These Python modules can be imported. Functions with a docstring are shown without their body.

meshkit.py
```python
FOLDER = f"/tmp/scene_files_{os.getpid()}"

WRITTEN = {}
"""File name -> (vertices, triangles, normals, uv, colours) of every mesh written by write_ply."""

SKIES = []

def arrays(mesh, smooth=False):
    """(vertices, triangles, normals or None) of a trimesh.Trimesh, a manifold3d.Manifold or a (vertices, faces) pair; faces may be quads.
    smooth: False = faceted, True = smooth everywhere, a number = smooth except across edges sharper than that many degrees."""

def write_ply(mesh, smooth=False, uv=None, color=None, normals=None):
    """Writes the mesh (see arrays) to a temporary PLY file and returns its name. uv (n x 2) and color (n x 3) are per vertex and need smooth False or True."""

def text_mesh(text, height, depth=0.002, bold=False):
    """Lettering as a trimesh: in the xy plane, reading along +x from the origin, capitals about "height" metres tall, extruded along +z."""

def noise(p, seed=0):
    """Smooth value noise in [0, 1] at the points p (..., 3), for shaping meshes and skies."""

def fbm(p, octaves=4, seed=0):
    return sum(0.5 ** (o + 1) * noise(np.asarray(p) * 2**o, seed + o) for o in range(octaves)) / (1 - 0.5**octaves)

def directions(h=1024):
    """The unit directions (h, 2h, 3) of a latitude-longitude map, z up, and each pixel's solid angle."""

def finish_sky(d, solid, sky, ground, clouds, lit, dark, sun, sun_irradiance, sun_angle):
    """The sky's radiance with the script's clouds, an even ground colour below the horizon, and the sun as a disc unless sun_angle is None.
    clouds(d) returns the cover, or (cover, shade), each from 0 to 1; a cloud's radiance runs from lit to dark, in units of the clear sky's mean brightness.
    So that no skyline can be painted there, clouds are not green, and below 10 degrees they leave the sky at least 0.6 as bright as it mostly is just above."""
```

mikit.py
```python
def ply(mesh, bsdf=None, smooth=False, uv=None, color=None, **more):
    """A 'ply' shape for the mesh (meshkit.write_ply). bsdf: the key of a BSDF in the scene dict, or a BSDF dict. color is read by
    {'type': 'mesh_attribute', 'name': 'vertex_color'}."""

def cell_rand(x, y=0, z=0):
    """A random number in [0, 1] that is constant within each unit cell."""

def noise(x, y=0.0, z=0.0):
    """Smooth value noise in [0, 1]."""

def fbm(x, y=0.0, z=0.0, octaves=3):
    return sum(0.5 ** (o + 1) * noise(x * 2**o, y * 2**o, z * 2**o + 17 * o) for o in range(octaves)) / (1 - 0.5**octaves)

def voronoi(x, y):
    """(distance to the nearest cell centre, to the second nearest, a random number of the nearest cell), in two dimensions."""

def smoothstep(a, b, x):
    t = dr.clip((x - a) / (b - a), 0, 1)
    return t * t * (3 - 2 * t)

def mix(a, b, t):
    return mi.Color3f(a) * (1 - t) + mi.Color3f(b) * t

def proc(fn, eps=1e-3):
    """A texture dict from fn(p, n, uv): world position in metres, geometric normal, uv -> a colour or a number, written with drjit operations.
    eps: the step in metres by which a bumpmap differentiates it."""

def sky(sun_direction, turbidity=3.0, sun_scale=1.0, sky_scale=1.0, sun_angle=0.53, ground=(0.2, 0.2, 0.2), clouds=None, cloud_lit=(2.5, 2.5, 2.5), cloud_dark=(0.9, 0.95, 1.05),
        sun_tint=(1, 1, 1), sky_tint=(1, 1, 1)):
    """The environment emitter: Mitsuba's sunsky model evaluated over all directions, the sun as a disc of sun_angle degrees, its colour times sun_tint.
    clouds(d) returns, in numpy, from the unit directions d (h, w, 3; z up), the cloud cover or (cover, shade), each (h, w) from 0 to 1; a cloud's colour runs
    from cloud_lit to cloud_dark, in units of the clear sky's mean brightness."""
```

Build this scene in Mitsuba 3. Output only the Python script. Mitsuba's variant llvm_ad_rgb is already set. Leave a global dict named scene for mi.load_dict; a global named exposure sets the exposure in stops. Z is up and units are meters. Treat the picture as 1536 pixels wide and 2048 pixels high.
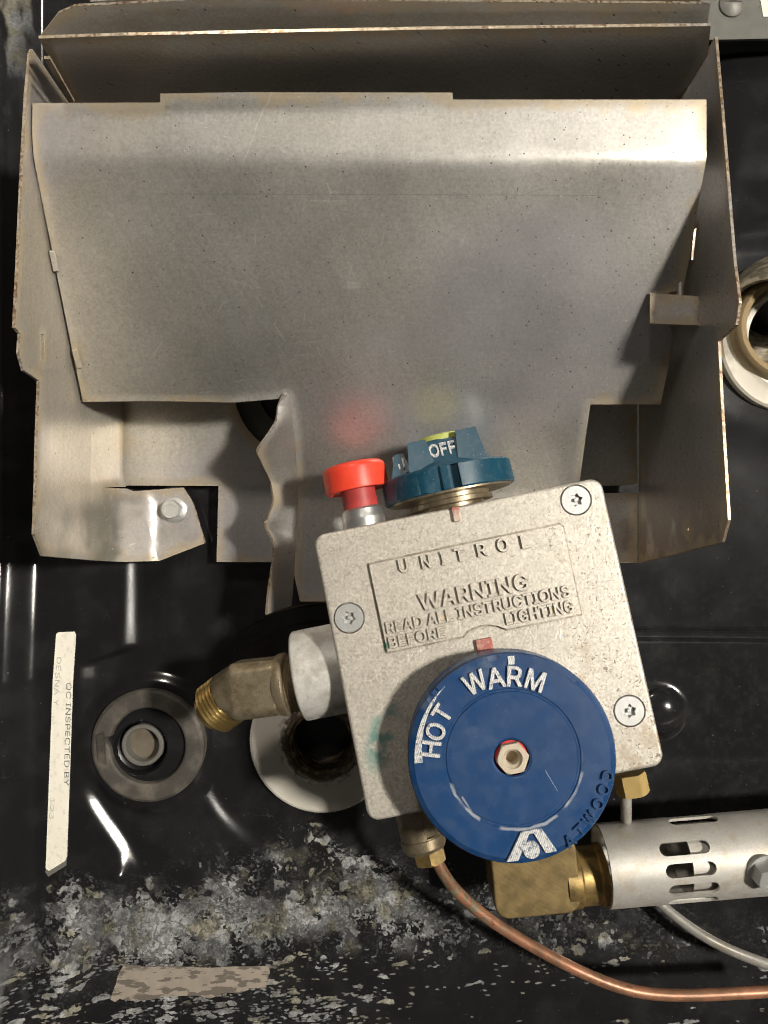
import math
import numpy as np, trimesh, shapely, shapely.affinity, mitsuba as mi, drjit as dr
import manifold3d as m3
from manifold3d import Manifold as MF, CrossSection as CS
from shapely.geometry import Polygon, Point
import mikit, meshkit
from mikit import proc, noise, fbm, voronoi, cell_rand, smoothstep, mix

# ------------------------------------------------------------------ camera, lamps, exposure
# Work frame in millimetres: x right, y up, z from the enamelled panel towards the viewer.
# World: X = x, Y = -z, Z = y (metres); the panel stands upright, z is up.
scene, labels = {}, {}
D, F = 285.0, 1575.0
exposure = 0.0


def W(v):
    v = np.asarray(v, float)
    return np.stack([v[..., 0], -v[..., 2], v[..., 1]], -1) * 0.001


T4 = mi.ScalarTransform4f
scene['camera'] = {'type': 'perspective', 'fov': 2 * math.degrees(math.atan(768 / F)), 'fov_axis': 'x', 'near_clip': 0.01, 'far_clip': 20.0,
                   'to_world': T4().look_at(origin=[0, -D / 1000, 0], target=[0, 0, 0], up=[0, 0, 1])}
LAMP = np.array([930.0, 200.0, 1500.0])
aim = np.array([0.0, 0.0, 30.0])


def lamp(key, at, aim, r, radiance, label, cat):
    scene[key] = {'type': 'disk', 'to_world': T4().look_at(origin=W(at).tolist(), target=W(aim).tolist(), up=[0, 0, 1]).scale(r / 1000),
                  'emitter': {'type': 'area', 'radiance': {'type': 'rgb', 'value': radiance}}}
    labels[key] = {'label': label, 'category': cat}


lamp('room_lamp', LAMP, aim, 78.0, [680.0, 640.0, 566.0], 'bright round room lamp to the right of the viewer', 'lamp')
lamp('fill_lamp', np.array([-150.0, 640.0, 720.0]), aim, 55.0, [85.0, 78.0, 68.0], 'unseen round lamp added as fill above and behind the viewer', 'lamp')  # unseen fill lamp, added to lift the shadows and light the red button
scene['room_light'] = {'type': 'constant', 'radiance': {'type': 'rgb', 'value': [0.045, 0.042, 0.038]}}


# ------------------------------------------------------------------ helpers
def U(px, py, z):
    d = D - z
    return np.array([(px - 768) * d / F, (1024 - py) * d / F, z])


def rays(px):
    px = np.asarray(px, float)
    return np.stack([(px[:, 0] - 768) / F, (1024 - px[:, 1]) / F, -np.ones(len(px))], 1)


def add(key, mesh, bsdf, smooth=32, uvfn=None, label=None, cat=None, group=None, kind=None):
    """mesh in work millimetres: Manifold, Trimesh or (v, f)"""
    if hasattr(mesh, 'to_mesh'):
        m = mesh.to_mesh()
        mesh = trimesh.Trimesh(np.array(m.vert_properties[:, :3]), np.array(m.tri_verts), process=False)
    elif isinstance(mesh, tuple):
        mesh = trimesh.Trimesh(*mesh, process=False)
    v, f, n = meshkit.arrays(mesh, smooth)
    uv = uvfn(v) if uvfn else None
    if n is not None:
        n = np.stack([n[:, 0], -n[:, 2], n[:, 1]], 1)
    k, i = key, 0
    while k in scene:
        i += 1
        k = f'{key}_{i:03d}'
    path = meshkit.write_ply((W(v), f), False, uv, None, normals=n)
    scene[k] = {'type': 'ply', 'filename': path, 'face_normals': n is None, 'bsdf': {'type': 'ref', 'id': bsdf}}
    tag(k, label, cat, group, kind)
    return k


def tag(k, label=None, cat=None, group=None, kind=None):
    d = {a: b for a, b in (('label', label), ('category', cat), ('group', group), ('kind', kind)) if b}
    if d:
        labels[k] = d


def frame(z, x=None):
    z = np.asarray(z, float) / np.linalg.norm(z)
    x = np.array([1.0, 0, 0]) if x is None else np.asarray(x, float)
    if abs(x @ z) > .95:
        x = np.array([0, 1.0, 0])
    x = x - z * (x @ z)
    x /= np.linalg.norm(x)
    return np.stack([x, np.cross(z, x), z], 1)


def put(m, R, o):
    A = np.hstack([np.asarray(R, float), np.asarray(o, float)[:, None]])
    if isinstance(m, trimesh.Trimesh):
        m = m.copy()
        M = np.eye(4)
        M[:3] = A
        m.apply_transform(M)
        return m
    return m.transform(A)


def lathe(prof, seg=64):
    """profile [(r, h)], closed polygon, revolved about +z"""
    return MF.revolve(CS([np.array(prof, float)]) if area(prof) > 0 else CS([np.array(prof[::-1], float)]), seg)


def area(p):
    p = np.asarray(p, float)
    return float(np.sum(p[:, 0] * np.roll(p[:, 1], -1) - np.roll(p[:, 0], -1) * p[:, 1]) / 2)


def cyl(r, h, seg=48, b=0.0, r2=None):
    """cylinder 0..h with bevelled ends"""
    r2 = r if r2 is None else r2
    if b <= 0:
        return lathe([(0, 0), (r, 0), (r2, h), (0, h)], seg)
    p = [(0, 0), (r - b, 0)] + [(r - b + b * math.sin(t), b - b * math.cos(t)) for t in (.5, 1.05, 1.57)]
    p += [(r2 - b + b * math.cos(t), h - b + b * math.sin(t)) for t in (0, .5, 1.05)] + [(r2 - b, h), (0, h)]
    return lathe(p, seg)


def polyext(poly, h, b=0.0):
    """extrude a shapely polygon, upper edge bevelled by b"""
    g = getattr(poly, 'geoms', [poly])
    out = []
    for p in g:
        if p.is_empty:
            continue
        def cs(q):
            return CS([np.array(c.coords)[:-1] for q1 in getattr(q, 'geoms', [q]) for c in [q1.exterior, *q1.interiors]], m3.FillRule.EvenOdd)
        if b <= 0:
            out.append(cs(p).extrude(h))
        else:
            out.append(cs(p).extrude(h - b))
            k = 4
            for i in range(k):
                t0, t1 = i / k * 1.5708, (i + 1) / k * 1.5708
                q = p.buffer(-b * (1 - math.cos((t0 + t1) / 2)))
                if not q.is_empty:
                    out.append(cs(q).extrude(b * (math.sin(t1) - math.sin(t0)) + .001).translate([0, 0, h - b + b * math.sin(t0) - .001]))
    return MF.batch_boolean(out, m3.OpType.Add)


def rrect(w, h, r, seg=8):
    return shapely.box(-w / 2 + r, -h / 2 + r, w / 2 - r, h / 2 - r).buffer(r, quad_segs=seg)


def bevelled(poly, h, b, k=4):
    """convex polygon, both edges rounded, as a hull"""
    pts = []
    for i in range(k + 1):
        t = i / k * 1.5708
        q = np.array(poly.buffer(-b * (1 - math.sin(t)) - 1e-6).exterior.coords)[:-1]
        pts += [np.c_[q, np.full(len(q), b - b * math.cos(t))], np.c_[q, np.full(len(q), h - b + b * math.cos(t))]]
    return MF.hull_points(np.vstack(pts))


def hexpoly(r):
    return Polygon([(r * math.cos(math.radians(60 * i)), r * math.sin(math.radians(60 * i))) for i in range(6)])


def hexnut(r, h):
    c = lathe([(0, 0), (r * .93, 0), (r * 1.0, r * .1), (r, h - r * .1), (r * .9, h), (0, h)], 48)
    return polyext(hexpoly(r), h) ^ c


def spline(p, n=16):
    from scipy.interpolate import CubicSpline
    p = np.asarray(p, float)
    t = np.r_[0, np.cumsum(np.linalg.norm(np.diff(p, axis=0), axis=1) ** .5)]
    return CubicSpline(t, p)(np.linspace(0, t[-1], n * (len(p) - 1) + 1))


def tube(p, r, sides=20):
    p = np.asarray(p, float)
    t = np.gradient(p, axis=0)
    t /= np.linalg.norm(t, axis=1, keepdims=True)
    a = np.cross(t[0], [0, 0, 1.0])
    a /= np.linalg.norm(a)
    rings = []
    for i in range(len(p)):
        a = a - t[i] * (a @ t[i])
        a /= np.linalg.norm(a)
        b = np.cross(t[i], a)
        an = np.arange(sides) * 2 * np.pi / sides
        rr = r if np.isscalar(r) else r[i]
        rings.append(p[i] + rr * (np.cos(an)[:, None] * a + np.sin(an)[:, None] * b))
    v = np.vstack(rings + [p[:1], p[-1:]])
    f = []
    n = len(p)
    for i in range(n - 1):
        for j in range(sides):
            q = [i * sides + j, i * sides + (j + 1) % sides, (i + 1) * sides + (j + 1) % sides, (i + 1) * sides + j]
            f += [[q[0], q[1], q[2]], [q[0], q[2], q[3]]]
    for j in range(sides):
        f += [[n * sides, (j + 1) % sides, j], [n * sides + 1, (n - 1) * sides + j, (n - 1) * sides + (j + 1) % sides]]
    return trimesh.Trimesh(v, f, process=False)


def bend(key, poly, fn, th, bsdf, length=2.5, smooth=30, **kw):
    """sheet metal: polygon (u, v) mapped by fn(u, v) -> (position, normal); thickness th behind the face. uv.x = distance to the cut edge, mm"""
    cs = CS([np.array(c.coords)[:-1] for c in [poly.exterior, *poly.interiors]], m3.FillRule.EvenOdd)
    m = cs.extrude(th).translate([0, 0, -th]).refine_to_length(length).to_mesh()
    v, f = np.array(m.vert_properties[:, :3]), np.array(m.tri_verts)
    edge = shapely.distance(shapely.points(v[:, 0], v[:, 1]), poly.boundary)
    pos, nrm = fn(v[:, 0], v[:, 1])
    out = pos + nrm * v[:, 2:3]
    from scipy.spatial import cKDTree
    tree = cKDTree(out)

    def uvfn(q):
        i = tree.query(q)[1]
        return np.c_[edge[i], v[i, 0] * .01]
    return add(key, (out, f), bsdf, smooth, uvfn, **kw)


def flat(o, n, x=(1, 0, 0)):
    """plane map for bend() and the inverse for pixels"""
    R = frame(n, x)
    o = np.asarray(o, float)

    def fn(u, v):
        return o + np.outer(u, R[:, 0]) + np.outer(v, R[:, 1]), np.broadcast_to(R[:, 2], (len(u), 3))

    def inv(px):
        d = rays(px)
        e = np.array([0, 0, D])
        t = ((o - e) @ R[:, 2]) / (d @ R[:, 2])
        q = e + d * t[:, None] - o
        return np.c_[q @ R[:, 0], q @ R[:, 1]]
    return fn, inv, R


def profile_x(prof, step=.5):
    """surface swept along x from a (y, z) polyline (rounded beforehand); u = x, v = arc length, normal towards the viewer"""
    p = np.asarray(prof, float)
    s = np.r_[0, np.cumsum(np.linalg.norm(np.diff(p, axis=0), axis=1))]
    t = np.gradient(p, s, axis=0)
    t /= np.linalg.norm(t, axis=1, keepdims=True)

    def fn(u, v):
        y, z, ty, tz = (np.interp(v, s, c) for c in (p[:, 0], p[:, 1], t[:, 0], t[:, 1]))
        n = np.c_[0 * u, tz, -ty]
        return np.c_[u, y, z], n / np.linalg.norm(n, axis=1, keepdims=True)

    def inv(px):
        px = np.asarray(px, float)
        r = p[:, 0] / (D - p[:, 1])
        o = np.argsort(r)
        v = np.interp((1024 - px[:, 1]) / F, r[o], s[o])
        z = np.interp(v, s, p[:, 1])
        return np.c_[(px[:, 0] - 768) * (D - z) / F, v]
    return fn, inv


def profile_y(prof):
    """surface swept along y from an (x, z) polyline; u = arc length, v = y"""
    p = np.asarray(prof, float)
    s = np.r_[0, np.cumsum(np.linalg.norm(np.diff(p, axis=0), axis=1))]
    t = np.gradient(p, s, axis=0)
    t /= np.linalg.norm(t, axis=1, keepdims=True)

    def fn(u, v):
        x, z, tx, tz = (np.interp(u, s, c) for c in (p[:, 0], p[:, 1], t[:, 0], t[:, 1]))
        n = np.c_[-tz, 0 * u, tx]
        return np.c_[x, v, z], n / np.linalg.norm(n, axis=1, keepdims=True)

    def inv(px):
        px = np.asarray(px, float)
        r = p[:, 0] / (D - p[:, 1])
        o = np.argsort(r)
        u = np.interp((px[:, 0] - 768) / F, r[o], s[o])
        z = np.interp(u, s, p[:, 1])
        return np.c_[u, (1024 - px[:, 1]) * (D - z) / F]
    return fn, inv


def rounded(pts, r, k=8):
    """polyline with corners rounded by radius r, resampled"""
    pts = [np.asarray(p, float) for p in pts]
    out = [pts[0]]
    for a, b, c in zip(pts, pts[1:], pts[2:]):
        d0, d1 = (a - b) / np.linalg.norm(a - b), (c - b) / np.linalg.norm(c - b)
        half = math.acos(np.clip(d0 @ d1, -1, 1)) / 2
        cut = min(r / math.tan(half), .45 * np.linalg.norm(a - b), .45 * np.linalg.norm(c - b))
        p0, p1 = b + d0 * cut, b + d1 * cut
        for t in np.linspace(0, 1, k):
            out.append((1 - t) ** 2 * p0 + 2 * t * (1 - t) * b + t * t * p1)
    out.append(pts[-1])
    res = [out[0]]
    for a, b in zip(out, out[1:]):
        n = max(1, int(np.linalg.norm(b - a) / 2.0))
        res += [a + (b - a) * (i + 1) / n for i in range(n)]
    return np.array(res)


# ------------------------------------------------------------------ materials
def mm(p):
    return p.x * 1000, p.z * 1000, -p.y * 1000


def rgb(*c):
    return {'type': 'rgb', 'value': list(c)}


def spots(x, y, cell, keep, r0, r1):
    """small round specks: 1 inside"""
    d, _, w = voronoi(x / cell, y / cell)
    r = (r0 + (r1 - r0) * dr.square(w * 7.31 - dr.floor(w * 7.31))) / cell
    return dr.select(w < keep, 1 - smoothstep(r * .6, r, d), 0)


def on_plate(px, py):
    """a pixel's point on the sloping front plate"""
    z = 60.0
    for _ in range(30):
        x, y, _z = U(px, py, z)
        z = min(72.5, 72.5 - (95.3 - y) * .525)
    return float(x), float(y)


SCR = []
RNG = np.random.default_rng(5)
for (p, q_, wd, st) in [((x_, y_), (x_ + 26 * k_ * math.cos(t_), y_ + 26 * k_ * math.sin(t_)),   .10 + .08 * k_, .65) for x_, y_, k_, t_ in zip(RNG.normal(620, 190, 34), RNG.uniform(380, 860, 34), RNG.uniform(.25, 1.1, 34), RNG.normal(-.5, .9, 34))] + [((546, 190), (520, 240), .16, .8), ((520, 240), (503, 285), .16, .8), ((503, 285), (486, 332), .14, .7), ((653, 367), (661, 385), .2, .8), ((661, 385), (656, 412), .16, .6), ((549, 648), (570, 682), .22, .8), ((300, 388), (760, 389), .10, -.45), ((760, 389), (1200, 391), .10, -.45),
                        ((1010, 400), (1095, 375), .12, -.4), ((440, 555), (535, 580), .12, .5), ((695, 566), (716, 566), .55, .6), ((695, 574), (716, 574), .55, .6), ((600, 700), (575, 730), .12, .4), ((900, 420), (860, 500), .10, .3), ((380, 430), (430, 428), .2, .4), ((620, 402), (690, 402), .3, .35)]:
    SCR.append((*on_plate(*p), *on_plate(*q_), wd, st))


def steel_color(p, n, uv):
    x, y, z = mm(p)
    a, q = x + z, y + z * .3
    big = fbm(x * .035 + 3, y * .035, z * .03 + 1.7, 3)
    grain = noise(x * 1.5, y * 1.5, z * 1.5) * .45 + noise(x * 2.7, y * 2.7, z * 2.7) * .55
    streak = fbm(a * .9, q * .07, 5.0, 2)
    c = mix((.52, .50, .46), (.62, .60, .57), smoothstep(.25, .75, big))
    c = mix(c, (.64, .56, .43), .42 * smoothstep(-45, -92, x + 14 * (fbm(x * .06, y * .06, z * .06, 3) - .5)))
    c = c * (.73 + .42 * grain + .08 * streak)
    c = mix(c, (.58, .56, .63), .40 * smoothstep(.42, .72, fbm(x * .02, y * .028 + 9, z * .03, 2)))
    c = c * (.97 + .06 * noise(x * .25, y * 2.6, z * 2.6))
    c = mix(c, (.17, .085, .045), .75 * smoothstep(70, 88, x) * smoothstep(20, -22, y) * smoothstep(.34, .58, fbm(x * .1, y * .1, z * .1, 4) + .004 * z))
    e = uv.x + (fbm(x * .22, q * .22, z * .22, 4) - .5) * 8.0
    c = mix(c, (.62, .50, .33), .72 * (1 - smoothstep(.2, 4.0, e)) * smoothstep(.22, .52, fbm(x * .05 + 31, q * .05, z * .05, 3)))
    c = mix(c, (.22, .11, .055), (.40 + .55 * smoothstep(.38, .60, fbm(x * .12, y * .12, z * .12, 3))) * (1 - smoothstep(.10, .45, uv.x + .6 * noise(x * 1.7, q * 1.7, z * 1.7))))
    sp = spots(a, q, 2.2, .20 + .25 * smoothstep(10, 70, x), .05, .30)
    c = mix(c, (.05, .04, .03), .85 * sp)
    sc = spots(a * .45 + q * .2, q * 1.0, 1.3, .22, .06, .22) + .9 * spots(a * 1.0 - q * .3 + 5, q * .4 + a * .25, 1.2, .20, .06, .20)
    sc = sc * smoothstep(.35, .6, fbm(x * .04, y * .04, z * .04 + 9, 3))
    sc = dr.minimum(sc, 1)
    ol = smoothstep(-68, -86, x) * smoothstep(12, -8, y) * smoothstep(.35, .6, fbm(x * .07, y * .07, z * .05, 4))
    c = mix(c, (.20, .20, .16), .6 * ol)
    c = mix(c, (.92, .89, .82), .7 * sc)
    for (ax, ay, bx, by, wd, st) in SCR:
        c = mix(c, (.85, .82, .76) if st > 0 else (.16, .14, .11), abs(st) * scratch(x + .5 * (noise(x * .5, y * .5, 1.0) - .5), y, ax, ay, bx, by, wd) * (.4 + .6 * noise(x * 2, y * 2, 7.0)))
    return c


def scratch(x, y, ax, ay, bx, by, w):
    dx, dy = bx - ax, by - ay
    L2 = dx * dx + dy * dy
    t = dr.clip(((x - ax) * dx + (y - ay) * dy) / L2, 0, 1)
    d = dr.sqrt(dr.square(x - ax - t * dx) + dr.square(y - ay - t * dy))
    return 1 - smoothstep(w * .5, w, d)


def steel_rough(p, n, uv):
    x, y, z = mm(p)
    return .47 + .10 * fbm(x * .05, y * .05 + z * .03, 8.0, 3) + .08 * noise(x * 2.5, y * 2.5, z * 2.5)


def steel_relief(p, n, uv):
    x, y, z = mm(p)
    return .000010 * fbm(x * 2.2, y * 2.2, z * 2.2, 2) + .00004 * fbm(x * .05, y * .05, z * .05, 2)


def dusty_color(p, n, uv):
    return steel_color(p, n, uv) * .55


scene['steel_dusty'] = {'type': 'principled', 'base_color': proc(dusty_color), 'metallic': 0.0, 'roughness': 0.6, 'specular': 0.3}
scene['steel_satin'] = {'type': 'principled', 'base_color': proc(steel_color), 'metallic': 1.0, 'roughness': proc(steel_rough)}
scene['steel_sharp'] = {'type': 'principled', 'base_color': proc(steel_color), 'metallic': 1.0, 'roughness': 0.30}


def steel_polish(p, n, uv):
    x, y, z = mm(p)
    return .56 + .5 * (fbm(x * .05 + 7, y * .05, z * .05, 3) - .5)


def steel_mix(p, n, uv):
    """share of dull oxide: more towards cut edges and on the left of the box"""
    x, y, z = mm(p)
    return dr.clip(.04 + .26 * fbm(x * .04, y * .04, z * .05, 3) + .40 * smoothstep(3.5, .3, uv.x) + .42 * smoothstep(-25., -95., x + 30 * noise(x * .05, y * .05, 3.0)), 0, 1)


scene['steel_metal'] = {'type': 'blendbsdf', 'weight': proc(steel_polish), 'a': {'type': 'ref', 'id': 'steel_satin'}, 'b': {'type': 'ref', 'id': 'steel_sharp'}}
scene['steel_blend'] = {'type': 'blendbsdf', 'weight': proc(steel_mix), 'a': {'type': 'ref', 'id': 'steel_metal'}, 'b': {'type': 'ref', 'id': 'steel_dusty'}}
scene['steel'] = {'type': 'twosided', 'b': {'type': 'bumpmap', 't': proc(steel_relief, 2e-4), 'b': {'type': 'ref', 'id': 'steel_blend'}}}


# --- black enamel with dust and chalky corrosion
def chalk(p, n, uv):
    x, y, z = mm(p)
    X, Y = x * 5.526 + 768, 1024 - y * 5.526      # working grid of the panel, about 5.5 per mm
    w1 = fbm(x * .05, y * .05, 3.0, 4) - .5
    w2 = fbm(x * .16, y * .16, 13.0, 4) - .5
    Xw, Yw = X + 260 * w2, Y + 170 * w1 + 90 * w2

    def blob(cx, cy, rx, ry):
        return dr.exp(-dr.square((Xw - cx) / rx) - dr.square((Yw - cy) / ry))
    den = dr.minimum(blob(300, 1850, 190, 62) + .95 * blob(590, 1815, 240, 66) + .45 * blob(860, 1845, 190, 50) + .55 * blob(170, 1900, 120, 80) + .24 * blob(1250, 1870, 250, 60) + .35 * blob(740, 1770, 120, 60), 1)
    lip = smoothstep(1890, 1915, Y + 60 * w2) * smoothstep(-100, 200, X) * (.62 * smoothstep(1000, 500, X) + .08)
    den = den * (1 - .75 * smoothstep(1895, 1930, Y))
    # ragged flakes from warped cells
    fx, fy = x + 4.2 * (fbm(x * .40, y * .40, 1.0, 5) - .5), y + 4.0 * (fbm(x * .40 + 40, y * .40, 2.0, 5) - .5)
    d1, d2, w = voronoi(fx * .21, fy * .27)
    flake = dr.select(w < den * .56 - .05, smoothstep(.02, .22, d2 - d1) * smoothstep(.66, .48, d1), 0)
    d1, d2, w = voronoi(fx * .55 + 5, fy * .62)
    flake2 = dr.select(w < den * .62 - .03, smoothstep(.02, .12, d2 - d1) * smoothstep(.56, .42, d1), 0)
    # thin flakes lying along the lip
    w3 = fbm(x * .5, y * .9, 27.0, 5) - .5
    lip = lip * smoothstep(.35, .6, fbm(x * .05 + 5, y * .12, 33.0, 3))
    d1, d2, w = voronoi(x * .15 + .9 * w2 + .7 * w3 + 3, y * .48 + 1.2 * w2 + .9 * w3)
    lf = dr.select(w < lip * .75, smoothstep(.46, .34, d1 + .35 * w2), 0)
    d1, d2, w = voronoi(x * .42 + 8 + .9 * w3, y * 1.15 + 1.0 * w2 + .8 * w3)
    lf = dr.maximum(lf, dr.select(w < lip * .8, smoothstep(.42, .26, d1), 0) * .7)
    scale = fbm(x * .17, y * .24, 7.0, 7)
    haze = den * smoothstep(.40, .62, scale + .22 * den - .08)
    fine = (den * .9 + .10 * lip) * smoothstep(.56, .66, fbm(x * 1.25, y * 1.5, 5.0, 4))
    mask = dr.maximum(dr.maximum(flake * (.28 + .5 * noise(x * .5, y * .5, 5.0)) * smoothstep(.40, .52, fbm(x * .7, y * .7, 15.0, 4) + .15), flake2 * (.12 + .45 * noise(x * .8, y * .8, 8.0))), dr.maximum(haze * (.10 + .36 * fbm(x * .8, y * 1.0, 12.0, 4)), fine * (.35 + .5 * noise(x * .4, y * .4, 3.0))))
    mask = dr.maximum(mask, lf * (.35 + .45 * noise(x * .6, y * .9, 4.0)))
    mask = mask * (.72 + .42 * noise(x * 2.3, y * 2.3, 3.0))
    mask = mask * (.62 + .5 * smoothstep(.3, .7, fbm(x * .09, y * .12, 23.0, 3)))
    # smears on the outer rim, upper left and lower left
    rim = smoothstep(95., 20., X + 120 * w1) * (smoothstep(330., 60., Y + 200 * w1) + .5 * smoothstep(1700., 1900., Y))
    smear = rim * smoothstep(.40, .72, fbm(x * .28, y * .10, 17.0, 5)) * .45
    rightdust = .012 * smoothstep(1180, 1300, X) * smoothstep(1100, 1180, Y) * smoothstep(.45, .8, fbm(x * .6, y * .6, 19.0, 5))
    # dust everywhere
    dust = .004 + .014 * smoothstep(.4, .8, fbm(x * .12, y * .12, 11.0, 4)) + rightdust
    dust += .45 * spots(x, y, 2.0, .10 + .10 * smoothstep(900, 1300, X), .03, .13) + .35 * spots(x + 9, y, 6.0, .22, .06, .26)
    lint = scratchy(x, y)
    return dr.clip(dr.maximum(dr.maximum(mask, smear), dr.maximum(dust, lint)), 0, .95)


def scratchy(x, y):
    a = fbm(x * .11, y * .11, 21.0, 2)
    l1 = 1 - smoothstep(.0, .006, dr.abs(noise(x * .22, y * .22, 31.0) - .5))
    return .07 * l1 * smoothstep(.56, .68, a)


def chalk_color(p, n, uv):
    x, y, z = mm(p)
    t = fbm(x * .16, y * .16, 9.0, 3)
    c = mix((.40, .405, .41), (.36, .34, .27), smoothstep(.50, .70, t))
    return c * (.75 + .5 * noise(x * 1.9, y * 1.9, 1.0))


def enamel_rough(p, n, uv):
    x, y, z = mm(p)
    return .11 + .07 * fbm(x * .07, y * .07, 3.0, 3)


def enamel_relief(p, n, uv):
    x, y, z = mm(p)
    return .00004 * fbm(x * .12, y * .12, z * .1, 2) + .000006 * noise(x * 1.8, y * 1.8, 2.0)


def chalk_relief(p, n, uv):
    x, y, z = mm(p)
    return .00012 * fbm(x * 1.5, y * 1.5, 1.0, 3)


scene['enamel_black'] = {'type': 'bumpmap', 't': proc(enamel_relief, 3e-4), 'b': {'type': 'principled', 'base_color': rgb(.008, .008, .009), 'roughness': proc(enamel_rough), 'specular': 0.55}}
scene['chalk_dirt'] = {'type': 'bumpmap', 't': proc(chalk_relief, 2e-4), 'b': {'type': 'principled', 'base_color': proc(chalk_color), 'roughness': .85, 'specular': 0.2}}
scene['enamel'] = {'type': 'twosided', 'b': {'type': 'blendbsdf', 'weight': proc(chalk), 'a': {'type': 'ref', 'id': 'enamel_black'}, 'b': {'type': 'ref', 'id': 'chalk_dirt'}}}


# --- cast zinc alloy of the valve
from scipy.spatial.transform import Rotation
VR = Rotation.from_euler('zyx', [11.417, -2.308, -4.092], degrees=True).as_matrix()
VO = np.array([28.30, -37.86, 66.0])          # centre of the cover's front face
VZ = [float(VR[0, 2]), float(-VR[2, 2]), float(VR[1, 2])]
EDGE_SHADE = []  # outline of the raised panel, for its painted edge shade


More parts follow.
